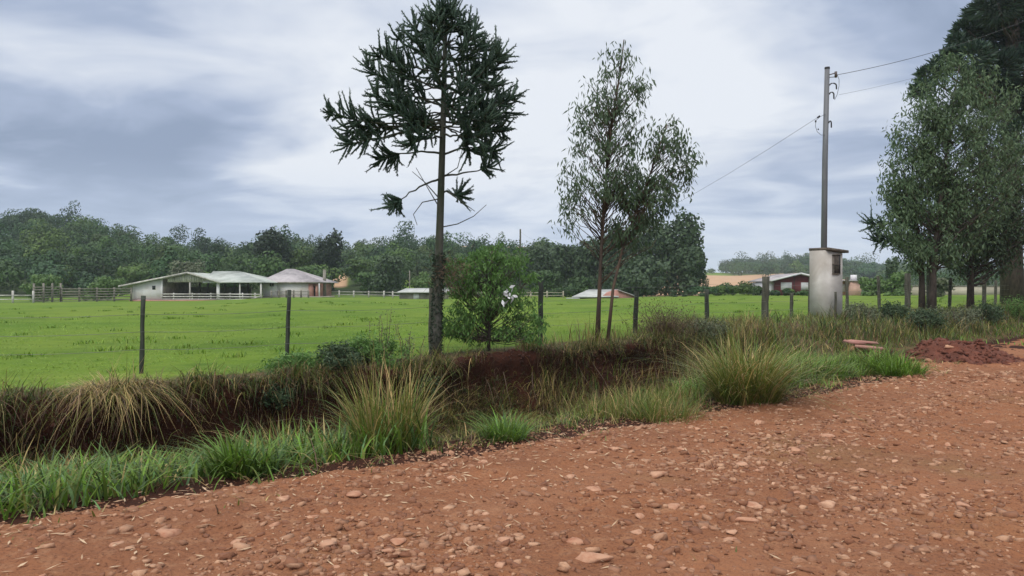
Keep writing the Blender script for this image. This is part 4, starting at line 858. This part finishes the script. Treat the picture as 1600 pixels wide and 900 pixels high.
# ---------------------------------------------------------------- mound, rubble
def MH(x, y, rr): return np.minimum(.62 * (1 - sm(.1, 1, rr)) * (1 + 1.6 * fbm(x * 1.7, y * 1.7, 45.)), .36 + .35 * fbm(x * 1.3, y * 1.3, 46.))
def build_mound():
    cx, cy = (1484 - 800) / F * 16.3, 16.3; n = 70; a = np.linspace(-1, 1, n); X, Y = np.meshgrid(a, a); rr = np.hypot(X, Y); x = cx + X * 1.15 * (1 + .5 * (X > 0)); y = cy + Y * .95
    base = surfz(x, y); hgt = MH(x, y, rr) + fbm(x * 7, y * 7, 42.) * .20 * (rr < .95)
    z = base - .06 + hgt + .02 * (rr < .9); V = np.stack([x, y, z], -1).reshape(-1, 3); i = np.arange(n - 1)[:, None] * n + np.arange(n - 1)[None]; Q = np.stack([i, i + 1, i + n + 1, i + n], -1).reshape(-1, 4)
    q = V[Q].mean(1); rq = np.hypot((q[:, 0] - cx) / np.where(q[:, 0] > cx, 1.15 * 1.5, 1.15), (q[:, 1] - cy) / .95); Q = Q[rq < 1.0]
    m = surf('dark red earth', (.17, .055, .032), (.10, .034, .022), .95, 5, .8, 30, dist=.03); o = mesh_np('dirt_mound', V, Q, m, smooth=True); tag(o, 'dark red earth mound at the end of the ditch', 'mound')
    def on(px, py, d, sx, sy, sz, rot, seed, lab): x = (px - 800) / F * d; q_ = np.hypot((x - cx) / 1.15, (d - cy) / .95); zz = float(surfz(x, d)) + float(MH(np.array(x), np.array(d), q_)) - .03; stone_obj('stone', x, d, sx, sy, sz, rot, seed, lab, z=zz)
    on(1452, 533, 15.75, .13, .09, .07, .3, 300, 'pale rounded stone stuck in the front of the red mound')
    on(1482, 527, 15.9, .16, .07, .05, -.3, 301, 'long light stone lying across the red mound')
    on(1425, 524, 16.1, .08, .06, .05, .2, 302, 'small pale stone at the left foot of the red mound')
    on(1420, 570, 13.0, .09, .06, .07, .9, 303, 'pale broken stone at the corner of the green grass below the mound')
    rr_ = np.random.default_rng(8); n_ = 900; a_ = rr_.uniform(0, 6.28, n_); q_ = rr_.uniform(0, 1, n_) ** .6 * 1.25; X_1 = cx + np.cos(a_) * q_ * 1.3 + .2; Y_1 = cy + np.sin(a_) * q_
    Vc, Tc = gravel_np(X_1, Y_1, rr_.lognormal(math.log(.03), .5, n_).clip(.01, .10), .7, 9); zadd = MH(X_1, Y_1, np.hypot((X_1 - cx) / np.where(X_1 > cx, 1.725, 1.15), (Y_1 - cy) / .95)) * (q_ < 1.3); Vc[:, 2] += np.repeat(np.maximum(zadd, 0) - .02, 8)
    tag(mesh_np('soil_clods', Vc, Tc, m), 'dark red clods of earth crumbled over and around the mound', 'clods', kind='stuff')
    for k, (px, py, d, w, dd, h, rot, lab) in enumerate([(1345, 503, 17.8, .36, .14, .05, .15, 'broken orange brick slab lying on top of the rubble'), (1358, 510, 17.5, .32, .16, .06, -.3, 'brown broken slab under the orange one in the rubble'), (1336, 509, 17.7, .24, .13, .06, .4, 'short reddish slab at the left end of the rubble')]):
        x = (px - 800) / F * d; z = g(x, d) + .16 + .07 * (k == 0); r = np.random.default_rng(k); V = np.array([(a * w * (1 + r.normal(0, .08)), b * dd * (1 + r.normal(0, .1)), c * h) for c in (-.5, .5) for b in (-1, 1) for a in (-1, 1)])
        o = mesh_np('brick_slab', V, np.array([(0, 2, 3, 1), (4, 5, 7, 6), (0, 1, 5, 4), (2, 6, 7, 3), (0, 4, 6, 2), (1, 3, 7, 5)]), M['brick']); o.location = (x, d, z); o.rotation_euler = (.12 * (k - 1), .1, rot); tag(o, lab, 'slab')
        zz = g(x, d)
    r = np.random.default_rng(77)
    for k in range(6):
        x = (r.uniform(1325, 1375) - 800) / F * 17.6; stone_obj('stone', x, 17.6 + r.uniform(-.2, .3), .12, .1, .09, r.uniform(0, 3), 320 + k, 'reddish lump of rubble under the broken slabs', 'rubble under the slabs')
build_mound()

# ---------------------------------------------------------------- buildings
def X_(px, d): return (px - 800) / F * d
def roof_corr(mb, pts, t=.08): mb.slab(pts, t)
def part(mb, name, mat, t): return mb.build(name, M[mat], t)
def build_barn():
    d = 100.; x = lambda p, dd=d: X_(p, dd); z = lambda y, dd=d: pxz(y, dd); gz = -.35
    t = thing('barn', 'open sided white cattle barn with low grey gabled roof at the left', 'barn', (x(300), d, gz))
    ax, az, lx, lz, rx, rz = x(296), z(425.6), x(189), z(447), x(346), z(441.3)
    mb = MB(); mb.slab([(lx, d - .6, lz), (ax, d - .6, az), (ax, d + 12, az), (lx, d + 12, lz)], .12); mb.slab([(ax, d - .6, az), (rx, d - .6, rz), (rx, d + 12, rz), (ax, d + 12, az)], .12)
    hx0, hx1 = x(333, 106), x(374, 106); hz = z(423.8, 106); ex = x(417); ez = z(440.8)
    mb.slab([(rx - 2.4, d - .3, ez), (ex, d - .3, ez), (hx1, 106, hz), (hx0, 106, hz)], .10); mb.slab([(ex, d - .3, ez), (ex, 112, ez), (hx1, 106, hz)], .10); mb.slab([(ex, 112, ez), (rx - 2.4, 112, ez), (hx0, 106, hz), (hx1, 106, hz)], .10)
    part(mb, 'roof', 'fibro', t)
    mb = MB(); mb.bar((lx, d - .68, lz - .05), (ax, d - .68, az - .05), .06, .22); mb.bar((ax, d - .68, az - .05), (rx, d - .68, rz - .05), .06, .22); part(mb, 'bargeboard', 'whitewood', t)
    mb = MB(); wl, wr = x(207), x(253); zs = lambda X: lz + (az - lz) * (X - lx) / (ax - lx) - .2
    mb.prism([(wl, gz), (wr, gz), (wr, zs(wr)), (wl, zs(wl))], d, d + .2); mb.box(wl, wl + .2, d + .2, d + 11.6, gz, zs(wl)); part(mb, 'side_wall', 'white', t)
    mb = MB(); mb.box(wl, x(345), d + 11.6, d + 11.8, gz, z(448)); mb.box(x(380), x(412), d + 10, d + 10.2, gz, z(447)); part(mb, 'back_wall', 'greywood', t)
    mb = MB(); mb.box(wr - .1, wr + .1, d + .2, d + 8, gz, zs(wr)); part(mb, 'partition_wall', 'greywood', t)
    f = MB().box(x(238), x(243), d - .03, d + .02, z(452.5), z(446.5)).build('window', M['glass'], t)
    mb = MB(); gl, gr_ = x(262), x(331); k = 18
    for i in range(k):
        a = gl + (gr_ - gl) * i / k; b = gl + (gr_ - gl) * (i + .93) / k; h = lambda X: (az + (lz - az) * (ax - X) / (ax - lx) if X < ax else az + (rz - az) * (X - ax) / (rx - ax)) - .22
        mb.prism([(a, z(441)), (b, z(441)), (b, max(h(b), z(440.8))), (a, max(h(a), z(440.8)))], d - .05, d)
    part(mb, 'gable_boards', 'whitewood', t)
    for px, w in ((253, .22), (297, .16), (341, .38), (408, .2), (375, .14)):
        X = x(px); h = z(441) if px > 260 else zs(X); MB().box(X - w / 2, X + w / 2, d - .12, d + .1, gz, h).build('post', M['white' if px in (253, 341) else 'whitewood'], t)
    for px in (312, 325, 352, 366, 388): X = x(px, 108); MB().box(X - .1, X + .1, 107.9, 108.1, gz, z(440, 108)).build('post', M['post'], t)
    for k, (a, b) in enumerate(((254, 340), (342, 409))):
        for y in (459.5, 463.5, 467.5): MB().bar((x(a), d - .2, z(y)), (x(b), d - .2 - .3 * k, z(y + (k and .5))), .05, .15).build('rail', M['whitewood'], t)
        for q in np.linspace(a + 18, b - 10, 3): MB().box(x(q) - .07, x(q) + .07, d - .16, d - .06, gz, z(457.5)).build('rail_post', M['whitewood'], t)
    MB().bar((x(390), d - .5, z(469)), (x(410), d - .5, z(462)), .08, .12).build('brace', M['whitewood'], t)
    MB().box(wl - .3, x(412), d - .3, d + 12, gz - .2, gz + .32).build('floor_slab', M['brick'], t)
build_barn()
def build_house():
    d = 105.; x = lambda p, dd=d: X_(p, dd); z = lambda y, dd=d: pxz(y, dd); gz = z(463.5) - .1
    t = thing('hip_roof_house', 'small white house with grey hip roof and a pink brick corner', 'house', (x(455), d, gz))
    e0, e1, ez = x(404), x(505), z(440.6); pk = z(420.2, 110); mb = MB(); a, b = x(449, 110), x(460, 110); y0, y1, ym = d - .35, d + 9.5, 110
    mb.slab([(e0, y0, ez), (e1, y0, ez), (b, ym - .3, pk), (a, ym - .3, pk)], .12); mb.slab([(e1, y0, ez), (e1, y1, ez), (b, ym, pk)], .12); mb.slab([(e0, y1, ez), (e0, y0, ez), (a, ym, pk)], .12); mb.slab([(e1, y1, ez), (e0, y1, ez), (a, ym, pk), (b, ym, pk)], .12); part(mb, 'roof', 'tile', t)
    mb = MB(); mb.box(e0, e1, y0 - .04, y0 + .02, ez - .2, ez - .01); part(mb, 'fascia', 'greywood', t)
    MB().box(x(411), x(432), d, d + 8, gz, ez - .2).build('wall', M['white'], t)
    MB().box(x(432), x(482), d + .12, d + 8, gz, ez - .2).build('porch_wall', M['white'], t)
    mb = MB(); mb.box(x(482), x(488.5), d, d + 8, gz, ez - .2); mb.box(x(493), x(496.5), d, d + 8, gz, ez - .2); mb.box(x(488.5), x(493), d + .6, d + 8, gz, ez - .2); part(mb, 'brick_wall', 'brick', t)
    MB().box(x(489), x(492.6), d + .5, d + .58, gz + .2, ez - .6).build('door', M['glass'], t)
    for a_, b_ in ((421.5, 424.3), (425.2, 428)): MB().box(x(a_), x(b_), d - .05, d - .01, z(447.5), z(443)).build('window', M['glass'], t)
    MB().box(x(499), x(500.5), d - .4, d - .2, gz, ez - .2).build('porch_post', M['blind'], t)
    MB().box(x(410), x(502), d - .5, d + 8, gz - .5, gz + .15).build('floor_slab', M['cream'], t)
build_house()
def build_small():
    d = 97.; x = lambda p, dd=d: X_(p, dd); z = lambda y, dd=d: pxz(y, dd); gz = z(470) - .2
    t = thing('grey_shed', 'low grey shed with pale flat roof behind the conifer trunk', 'shed', (x(650), d, gz))
    MB().box(x(624), x(682), d, d + 4, gz, z(456)).build('wall', M['greywood'], t)
    MB().slab([(x(621), d - .5, z(456.2)), (x(702), d - .5, z(456)), (x(698), d + 5, z(450)), (x(626), d + 5, z(450.3))], .12).build('roof', M['fibrow'], t)
    MB().box(x(646), x(655), d - .06, d - .01, z(467.5), z(459)).build('door', M['blind'], t)
    MB().box(x(682), x(697), d + .4, d + 4, gz, z(456)).build('side_wall', M['cream'], t)
    d = 92.; gz = z(471, d) - .3
    t = thing('low_brick_house', 'low pink brick house with pale sheet roof behind the saplings', 'house', (x(940, d), d, gz))
    MB().slab([(x(893, d), d - .4, z(463.5, d)), (x(966, d), d - .4, z(463, d)), (x(966, d), d + 5, z(452, d)), (x(926, d), d + 5, z(452.3, d))], .12).build('roof', M['fibrow'], t)
    MB().prism([(x(968, d), gz), (x(992, d), gz), (x(992, d), z(463.5, d)), (x(966, d), z(453, d)), (x(952, d), z(457, d)), (x(940, d), z(463, d)), (x(940, d), gz)], d, d + 6).build('gable_wall', M['brick'], t)
    MB().box(x(905, d), x(940, d), d + .4, d + 6, gz, z(463.5, d)).build('wall', M['greywood'], t)
    MB().slab([(x(965, d), d - .3, z(452, d)), (x(995, d), d - .3, z(463, d)), (x(995, d), d + 6.5, z(463, d)), (x(965, d), d + 6.5, z(452, d))], .1).build('side_roof', M['tile'], t)
    d = 90.; t = thing('white_tank', 'small white box shaped tank at the left end of the brick house', 'tank', (x(895, d), d, z(472, d)))
    MB().box(x(887, d), x(905, d), d, d + 1.5, z(473, d), z(467, d)).build('body', M['blind'], t); MB().box(x(886, d), x(906, d), d - .1, d + 1.6, z(466.9, d), z(465.6, d)).build('lid', M['fibrow'], t)
    # maroon house
    d = 95.; gz = z(459, d) - .3; t = thing('maroon_house', 'dark red gabled wooden house with white shutters left of the concrete pillar', 'house', (x(1245, d), d, gz))
    ax, az, lx, lz, rx, rz = x(1248, d), z(426.8, d), x(1201, d), z(438.6, d), x(1300, d), z(439, d)
    MB().prism([(x(1212, d), gz), (x(1294, d), gz), (x(1294, d), z(438.5, d)), (ax, az - .2), (x(1212, d), z(436.8, d))], d, d + 8).build('wall', M['maroon'], t)
    mb = MB(); mb.slab([(lx, d - .7, lz), (ax, d - .7, az), (ax, d + 8.5, az), (lx, d + 8.5, lz)], .14); mb.slab([(ax, d - .7, az), (rx, d - .7, rz), (rx, d + 8.5, rz), (ax, d + 8.5, az)], .14); mb.build('roof', M['tile'], t)
    mb = MB(); mb.bar((lx, d - .76, lz - .04), (ax, d - .76, az - .04), .05, .2); mb.bar((ax, d - .76, az - .04), (rx, d - .76, rz - .04), .05, .2); mb.build('bargeboard', M['blind'], t)
    for a, b in ((1220, 1237), (1251.5, 1268)):
        w = MB().box(x(a, d), x(b, d), d - .05, d - .005, z(453, d), z(441.3, d)).build('window', M['blind'], t)
        fr = MB(); fr.bar((x(a, d), d - .07, z(453.2, d)), (x(b, d), d - .07, z(453.2, d)), .05, .1); fr.bar(((x(a, d) + x(b, d)) / 2, d - .07, z(453, d)), ((x(a, d) + x(b, d)) / 2, d - .07, z(441.4, d)), .03, .05); fr.build('frame', M['fibrow'], w)
    MB().box(x(1203, d), x(1211.8, d), d + .5, d + 7, gz, z(441, d)).build('porch_wall', M['white'], t)
    MB().box(x(1240.4, d), x(1241.4, d), d - .03, d + .01, gz, z(428.6, d)).build('corner_trim', M['dark'], t)
    # peach house
    d = 90.; gz = z(463, d) - .3; t = thing('peach_house', 'small peach coloured house with white chimney right of the concrete pillar', 'house', (x(1332, d), d, gz))
    mb = MB(); mb.box(x(1312, d), x(1329, d), d + 1.2, d + 7, gz, z(436.5, d)); mb.box(x(1329, d), x(1346, d), d, d + 7, gz, z(438.5, d)); mb.build('wall', M['peach'], t)
    MB().slab([(x(1308, d), d + .2, z(437, d)), (x(1348, d), d - .4, z(438, d)), (x(1345, d), d + 7, z(437.2, d)), (x(1310, d), d + 7, z(437.2, d))], .14).build('roof', M['tile'], t)
    MB().box(x(1338, d), x(1345, d), d + 1, d + 1.6, z(438, d), z(429.3, d)).build('chimney', M['white'], t)
    MB().box(x(1319, d), x(1327, d), d + 1.12, d + 1.18, z(456, d), z(444, d)).build('window', M['blind'], t)
    # long low wall
    d = 86.; t = thing('long_wall', 'long low cream wall behind the right hand trees', 'wall', (x(1490, d), d, z(463, d)))
    MB().box(x(1421, d), x(1585, d), d, d + .25, z(465, d), z(447.5, d)).build('wall', M['cream'], t); MB().box(x(1420, d), x(1586, d), d - .06, d + .31, z(447.4, d), z(446.3, d)).build('coping', M['greywood'], t)
build_small()
def rail_fence(name, label, pts, nr, h, mat, step, wire=False, group=None, hp=None, rw=.12):
    t = thing(name, label, 'fence', (pts[0][0], pts[0][1], g(pts[0][0], pts[0][1]))); pts = np.array(pts, float)
    for a, b in zip(pts[:-1], pts[1:]):
        n = max(1, int(round(np.linalg.norm(b - a) / step)))
        for i in range(n + (b is pts[-1] or np.allclose(b, pts[-1]))):
            q = a + (b - a) * i / n; MB().box(q[0] - .09, q[0] + .09, q[1] - .09, q[1] + .09, g(*q) - .2, g(*q) + (hp or h + .12)).build('post', M[mat], t)
        for k in range(nr):
            zz = h * (k + 1) / nr - .06; c = np.array([(*(a + (b - a) * f), g(*(a + (b - a) * f)) + zz) for f in np.linspace(0, 1, max(3, n // 2 + 1))]); mb = MB()
            for p, q in zip(c[:-1], c[1:]): mb.bar(p - [0, .12, 0], q - [0, .12, 0], .04, rw)
            mb.build('rail', M[mat], t)
D_ = lambda px, d: (X_(px, d), d)
rail_fence('corral_fence', 'grey weathered corral fence joined to the left side of the barn', [D_(96, 96), D_(205, 99.5)], 5, 1.75, 'greywood', 1.9)
rail_fence('corral_gate', 'tall square corral gateway at the left end of the grey fence', [D_(53, 93), D_(68, 93), D_(95, 96)], 6, 2.0, 'greywood', 1.3, hp=2.45)
rail_fence('field_fence', 'low pale rail fence running off the left side of the picture', [D_(-40, 90), D_(20, 90), D_(52, 92)], 2, 1.0, 'whitewood', 2.4, hp=1.5)
rail_fence('white_fence', 'thin white rail fence running between the house and the grey shed', [D_(508, 112), D_(600, 106), D_(690, 95)], 2, .85, 'whitewood', 2.6, rw=.07)
rail_fence('yard_rail', 'low thin metal rail in front of the hip roofed house', [D_(424, 99), D_(482, 99)], 2, .9, 'greywood', 1.1, rw=.06)
rail_fence('white_fence', 'pale wooden fence in the pasture behind the leafy shrub', [D_(700, 98), D_(880, 100)], 2, .8, 'cream', 2.4, rw=.08)

# ---------------------------------------------------------------- distant trees and forest
def dome_arrays(c, rad, n, L, r, lobes, tint):
    k = int(lobes); lc = nrmz(r.normal(0, 1, (k, 3)) + [0, 0, .25]) * r.uniform(.35, .70, (k, 1)); lr = r.uniform(.26, .46, k); lc[0] = 0; lr[0] = .62
    i = r.choice(k, n, p=lr ** 2 / (lr ** 2).sum()); d = nrmz(r.normal(0, 1, (n, 3)) + [0, -.2, .4]); q = lc[i] + d * lr[i][:, None] * r.uniform(.82, 1.06, (n, 1)); q = q * rad + c
    nr = nrmz(d + r.normal(0, .3, (n, 3))); ax = nrmz(np.cross(nr, r.normal(0, 1, (n, 3)))); Ls = r.uniform(.6, 1.3, n) * L
    V, Q = rhombs(q - ax * Ls[:, None] * .4, ax, nr, Ls, Ls * .72); C = np.repeat(np.broadcast_to(tint, (n, 3)) * (r.uniform(.85, 1.15, k)[i])[:, None], 4, axis=0)
    return V, Q, C
def crown_arrays(c, rad, n, L, r, lobes=7, tint=1.):
    rx, ry, rz = rad; k = int(lobes * 2.2); zc = r.uniform(-.80, .72, k); a_ = r.uniform(0, 6.283, k); rq = np.sqrt(np.clip(1 - np.abs(zc) ** 2.4, 0, 1)) * r.uniform(.25, .78, k)
    lc = np.stack([rq * np.cos(a_), rq * np.sin(a_), zc], -1); lr = r.uniform(.20, .46, k); lc[0] = 0; lr[0] = .6
    i = r.choice(k, n, p=lr ** 2 / (lr ** 2).sum()); d = nrmz(r.normal(0, 1, (n, 3)) + [0, -.15, .3]); q = lc[i] + d * lr[i][:, None] * r.uniform(.55, 1.12, (n, 1)); q = q * [rx, ry, rz] + c
    nr = nrmz(d + r.normal(0, .45, (n, 3))); ax = nrmz(np.cross(nr, r.normal(0, 1, (n, 3)))); Ls = r.uniform(.6, 1.3, n) * L
    V, Q = rhombs(q - ax * Ls[:, None] * .4, ax, nr, Ls, Ls * .72); C = np.repeat(np.broadcast_to(tint, (n, 3)) * (r.uniform(.8, 1.2, k)[i])[:, None], 4, axis=0)
    return V, Q, C
def bg_tree(name, label, px, d, top, wpx, leaf, seed, n=2600, L=.55, lob=9, base=None, group=None, trunk=.16, cat='tree', low=.18):
    x = X_(px, d); z0 = g(x, d); zt = pxz(top, d); h = zt - z0; rx = wpx / F * d / 2; r = np.random.default_rng(seed); t = thing(name, label, cat, (x, d, z0), group)
    mb = MB(); mb.tube([(x, d, z0 - .2), (x + r.normal(0, .1), d, z0 + h * .4), (x, d, z0 + h * .8)], [trunk * 1.3, trunk, trunk * .4], 6)
    V, Q, C = crown_arrays(np.array([x, d, z0 + h * (low + (1 - low) * .46)]), (rx * 1.05, rx * .95, h * (1 - low) * .56), n, L, r, lob); mb.build('trunk', M['bark'], t, True)
    mesh_np('crown', V, Q, M[leaf], t, col=C if leaf == 'leaf_forest' else None); return t
bg_tree('dark_tree', 'very dark dense tree left of the other one behind the white house', 425, 140, 358, 66, 'leaf_dark', 401, 5200, .6, 14, low=0)
bg_tree('dark_tree', 'very dark dense tree behind the right side of the white house roof', 508, 142, 367, 56, 'leaf_dark', 402, 4600, .6, 14, low=0)
bg_tree('dark_tree', 'dark bushy tree behind the white rail fence', 612, 122, 398, 62, 'leaf_grove', 403, 4200, .5, 12, low=0)
bg_tree('meadow_tree', 'yellowish green tree just left of the conifer trunk in the distance', 660, 124, 422, 44, 'leaf_bush', 404, 2400, .45, 9, low=0)
bg_tree('round_bush', 'rounded olive green bush behind the corral gateway', 62, 101, 429, 66, 'leaf_bush', 405, 3000, .34, 7, low=0, cat='bush')
bg_tree('round_bush', 'light green spreading bush behind the corral fence', 168, 106, 433, 76, 'leaf_bush', 406, 3000, .36, 9, low=0, cat='bush')
bg_tree('round_bush', 'grey green rounded tree behind the barn roof', 290, 122, 408, 66, 'leaf_grey', 407, 2800, .42, 8, low=0)
for i, (px, d, top, w, lab) in enumerate([(1062, 112, 332, 78, 'tallest rightmost eucalyptus of the grove behind the saplings'), (1020, 116, 330, 84, 'tall grove tree directly behind the leaning sapling'), (975, 118, 352, 80, 'dark grove tree between the two sapling trunks'), (930, 124, 372, 76, 'shorter dark grove tree left of the upright sapling'), (885, 128, 378, 70, 'leftmost rounded tree of the dark grove'), (1080, 108, 385, 50, 'low outer tree on the right flank of the grove'), (1000, 106, 400, 90, 'low dark tree filling the foot of the grove'), (845, 132, 385, 60, 'small tree between the far pole and the dark grove')]):
    bg_tree('grove_tree', lab, px, d, top, w, 'leaf_grove', 410 + i, 5200, .55, 13, group='dark grove behind the saplings', low=.06)
for i, (px, d, top, w, leaf, lab) in enumerate([(860, 112, 425, 60, 'leaf_forest', 'rounded green bush right of the leafy shrub'), (905, 110, 432, 50, 'leaf_forest', 'small green bush behind the low brick house'), (790, 114, 430, 60, 'leaf_forest', 'green bush behind the leafy shrub'), (1053, 98, 453, 14, 'leaf_grove', 'tiny dark round bush in the open field'), (1069, 98, 458, 10, 'leaf_grove', 'tiniest dark bush right of the round one in the field'), (1102, 130, 431, 16, 'leaf_grove', 'small pointed dark tree before the tan field'), (1098, 96, 458, 18, 'leaf_forest', 'low green bush at the left end of the field hedge')]):
    bg_tree('field_bush', lab, px, d, top, w, leaf, 430 + i, 1500 if w > 20 else 500, .4 if w > 20 else .22, 7, low=0, cat='bush', trunk=.08)
bg_tree('orchard_tree', 'fresh green bushy tree right beside the peach house', 1362, 84, 430, 40, 'leaf_bush', 441, 3000, .32, 8, low=.0)
bg_tree('orchard_tree', 'wide green tree between peach house and big leafy tree', 1398, 82, 426, 50, 'leaf_bush', 442, 3200, .32, 9, low=.0)
bg_tree('orchard_tree', 'small pale tree in front of the long cream wall', 1468, 70, 432, 44, 'leaf_grey', 443, 1500, .3, 8, low=.1)
bg_tree('pointed_tree', 'small pointed tree on the skyline right of the peach house', 1394, 96, 402, 20, 'leaf_grove', 444, 1500, .34, 9, low=.1)
bg_tree('pointed_tree', 'narrow dark tree before the far woods near the right edge', 1539, 90, 425, 14, 'leaf_grove', 445, 900, .3, 7, low=.0)
def forest():
    r = np.random.default_rng(500)
    def strip(name, label, rows, seed, leafL):
        mb = MB(); rr = np.random.default_rng(seed)
        for (d, p0, p1, step, h, rad, n) in rows:
            px = p0
            while px < p1:
                dd = d + rr.normal(0, d * .02); x = X_(px + rr.normal(0, step * .25), dd); ok = True
                for (a, b, y0, y1) in ((503, 545, 118, 212), (628, 690, 118, 165), (150, 245, 118, 132)):
                    if a < 800 + F * x / dd < b and y0 < dd < y1: ok = False
                if ok:
                    kk = 1.35 if rr.uniform() < .12 else 1.; hh = h * rr.uniform(.62, 1.22) * kk; rd = rad * rr.uniform(.55, 1.45); z = g(x, dd); hue = rr.uniform(0, 1); tint = np.array([.65 + .85 * hue ** 2, .75 + .55 * hue, .95 - .15 * hue]) * rr.uniform(.6, 1.25)
                    V, Q, C = dome_arrays(np.array([x, dd, z + hh * .48]), (rd * 1.1, rd * 1.1, hh * .56), int(n * 1.9), leafL * .68, rr, rr.integers(7, 13), tint); mb.add(V, Q, C=C)
                    if rr.uniform() < .25: mb.tube([(x, dd, z), (x, dd, z + hh * .6)], .2, 4, C=(1.2, .8, .9))
                px += step * rr.uniform(.7, 1.3)
        tag(mb.build(name, M['leaf_forest']), label, 'forest', kind='stuff')
    strip('forest', 'dense mixed forest covering the hill on the left', [
        (128, -330, 640, 42, 6.0, 3.6, 520), (140, -330, 760, 38, 7, 4.0, 520), (155, -360, 900, 34, 7.5, 4.2, 500), (172, -360, 960, 30, 8, 4.6, 480), (190, -380, 960, 27, 8, 4.6, 450),
        (208, -380, 930, 25, 8, 4.8, 420), (226, -400, 900, 23, 8, 4.8, 400), (244, -420, 880, 22, 8, 4.8, 400), (262, -420, 860, 21, 8.5, 4.8, 420), (280, -450, 730, 24, 8, 4.8, 260)], 501, .85)
    strip('forest', 'distant wooded ridge on the right horizon', [
        (300, 830, 960, 24, 7, 5, 260), (402, 1205, 1900, 22, 7, 7, 300), (440, 1190, 1900, 20, 7, 7, 300), (480, 1150, 1900, 18, 8, 7.5, 300), (520, 1140, 1900, 15, 9, 8, 300), (560, 1135, 1900, 13, 10, 8.5, 300), (590, 1135, 1900, 11, 11, 9, 300), (610, 1140, 1900, 10, 12, 9, 300), (600, 1050, 1140, 22, 3.5, 6, 80), (540, 1080, 1130, 22, 2.5, 5, 60)], 502, 1.5)
    strip('hedge', 'green hedge and scrub along the far edge of the pasture', [
        (98, 1100, 1192, 14, 1.4, 1.3, 260), (101, 1120, 1188, 14, 1.9, 1.5, 260), (118, 1150, 1330, 16, 2.2, 2.0, 220), (92, 1198, 1275, 10, .75, .8, 160), (140, 1400, 2000, 26, 6, 4, 320), (160, 1430, 2000, 24, 7, 4.5, 300), (110, 690, 1000, 22, 1.6, 2.0, 200)], 503, .4)
forest()

def haze():
    m, nt, N, L = mat_base('haze'); v = add(N, 'ShaderNodeVolumePrincipled'); v.inputs['Color'].default_value = (.80, .88, 1, 1); v.inputs['Density'].default_value = .00034; v.inputs['Anisotropy'].default_value = .2
    o = add(N, 'ShaderNodeOutputMaterial'); L.new(v.outputs[0], o.inputs['Volume'])
    ob = MB().box(-1650, 1650, -1650, 1660, -3.5, 62).build('haze', m); tag(ob, kind='stuff', label='thin pale haze of the damp air', cat='haze')
haze()
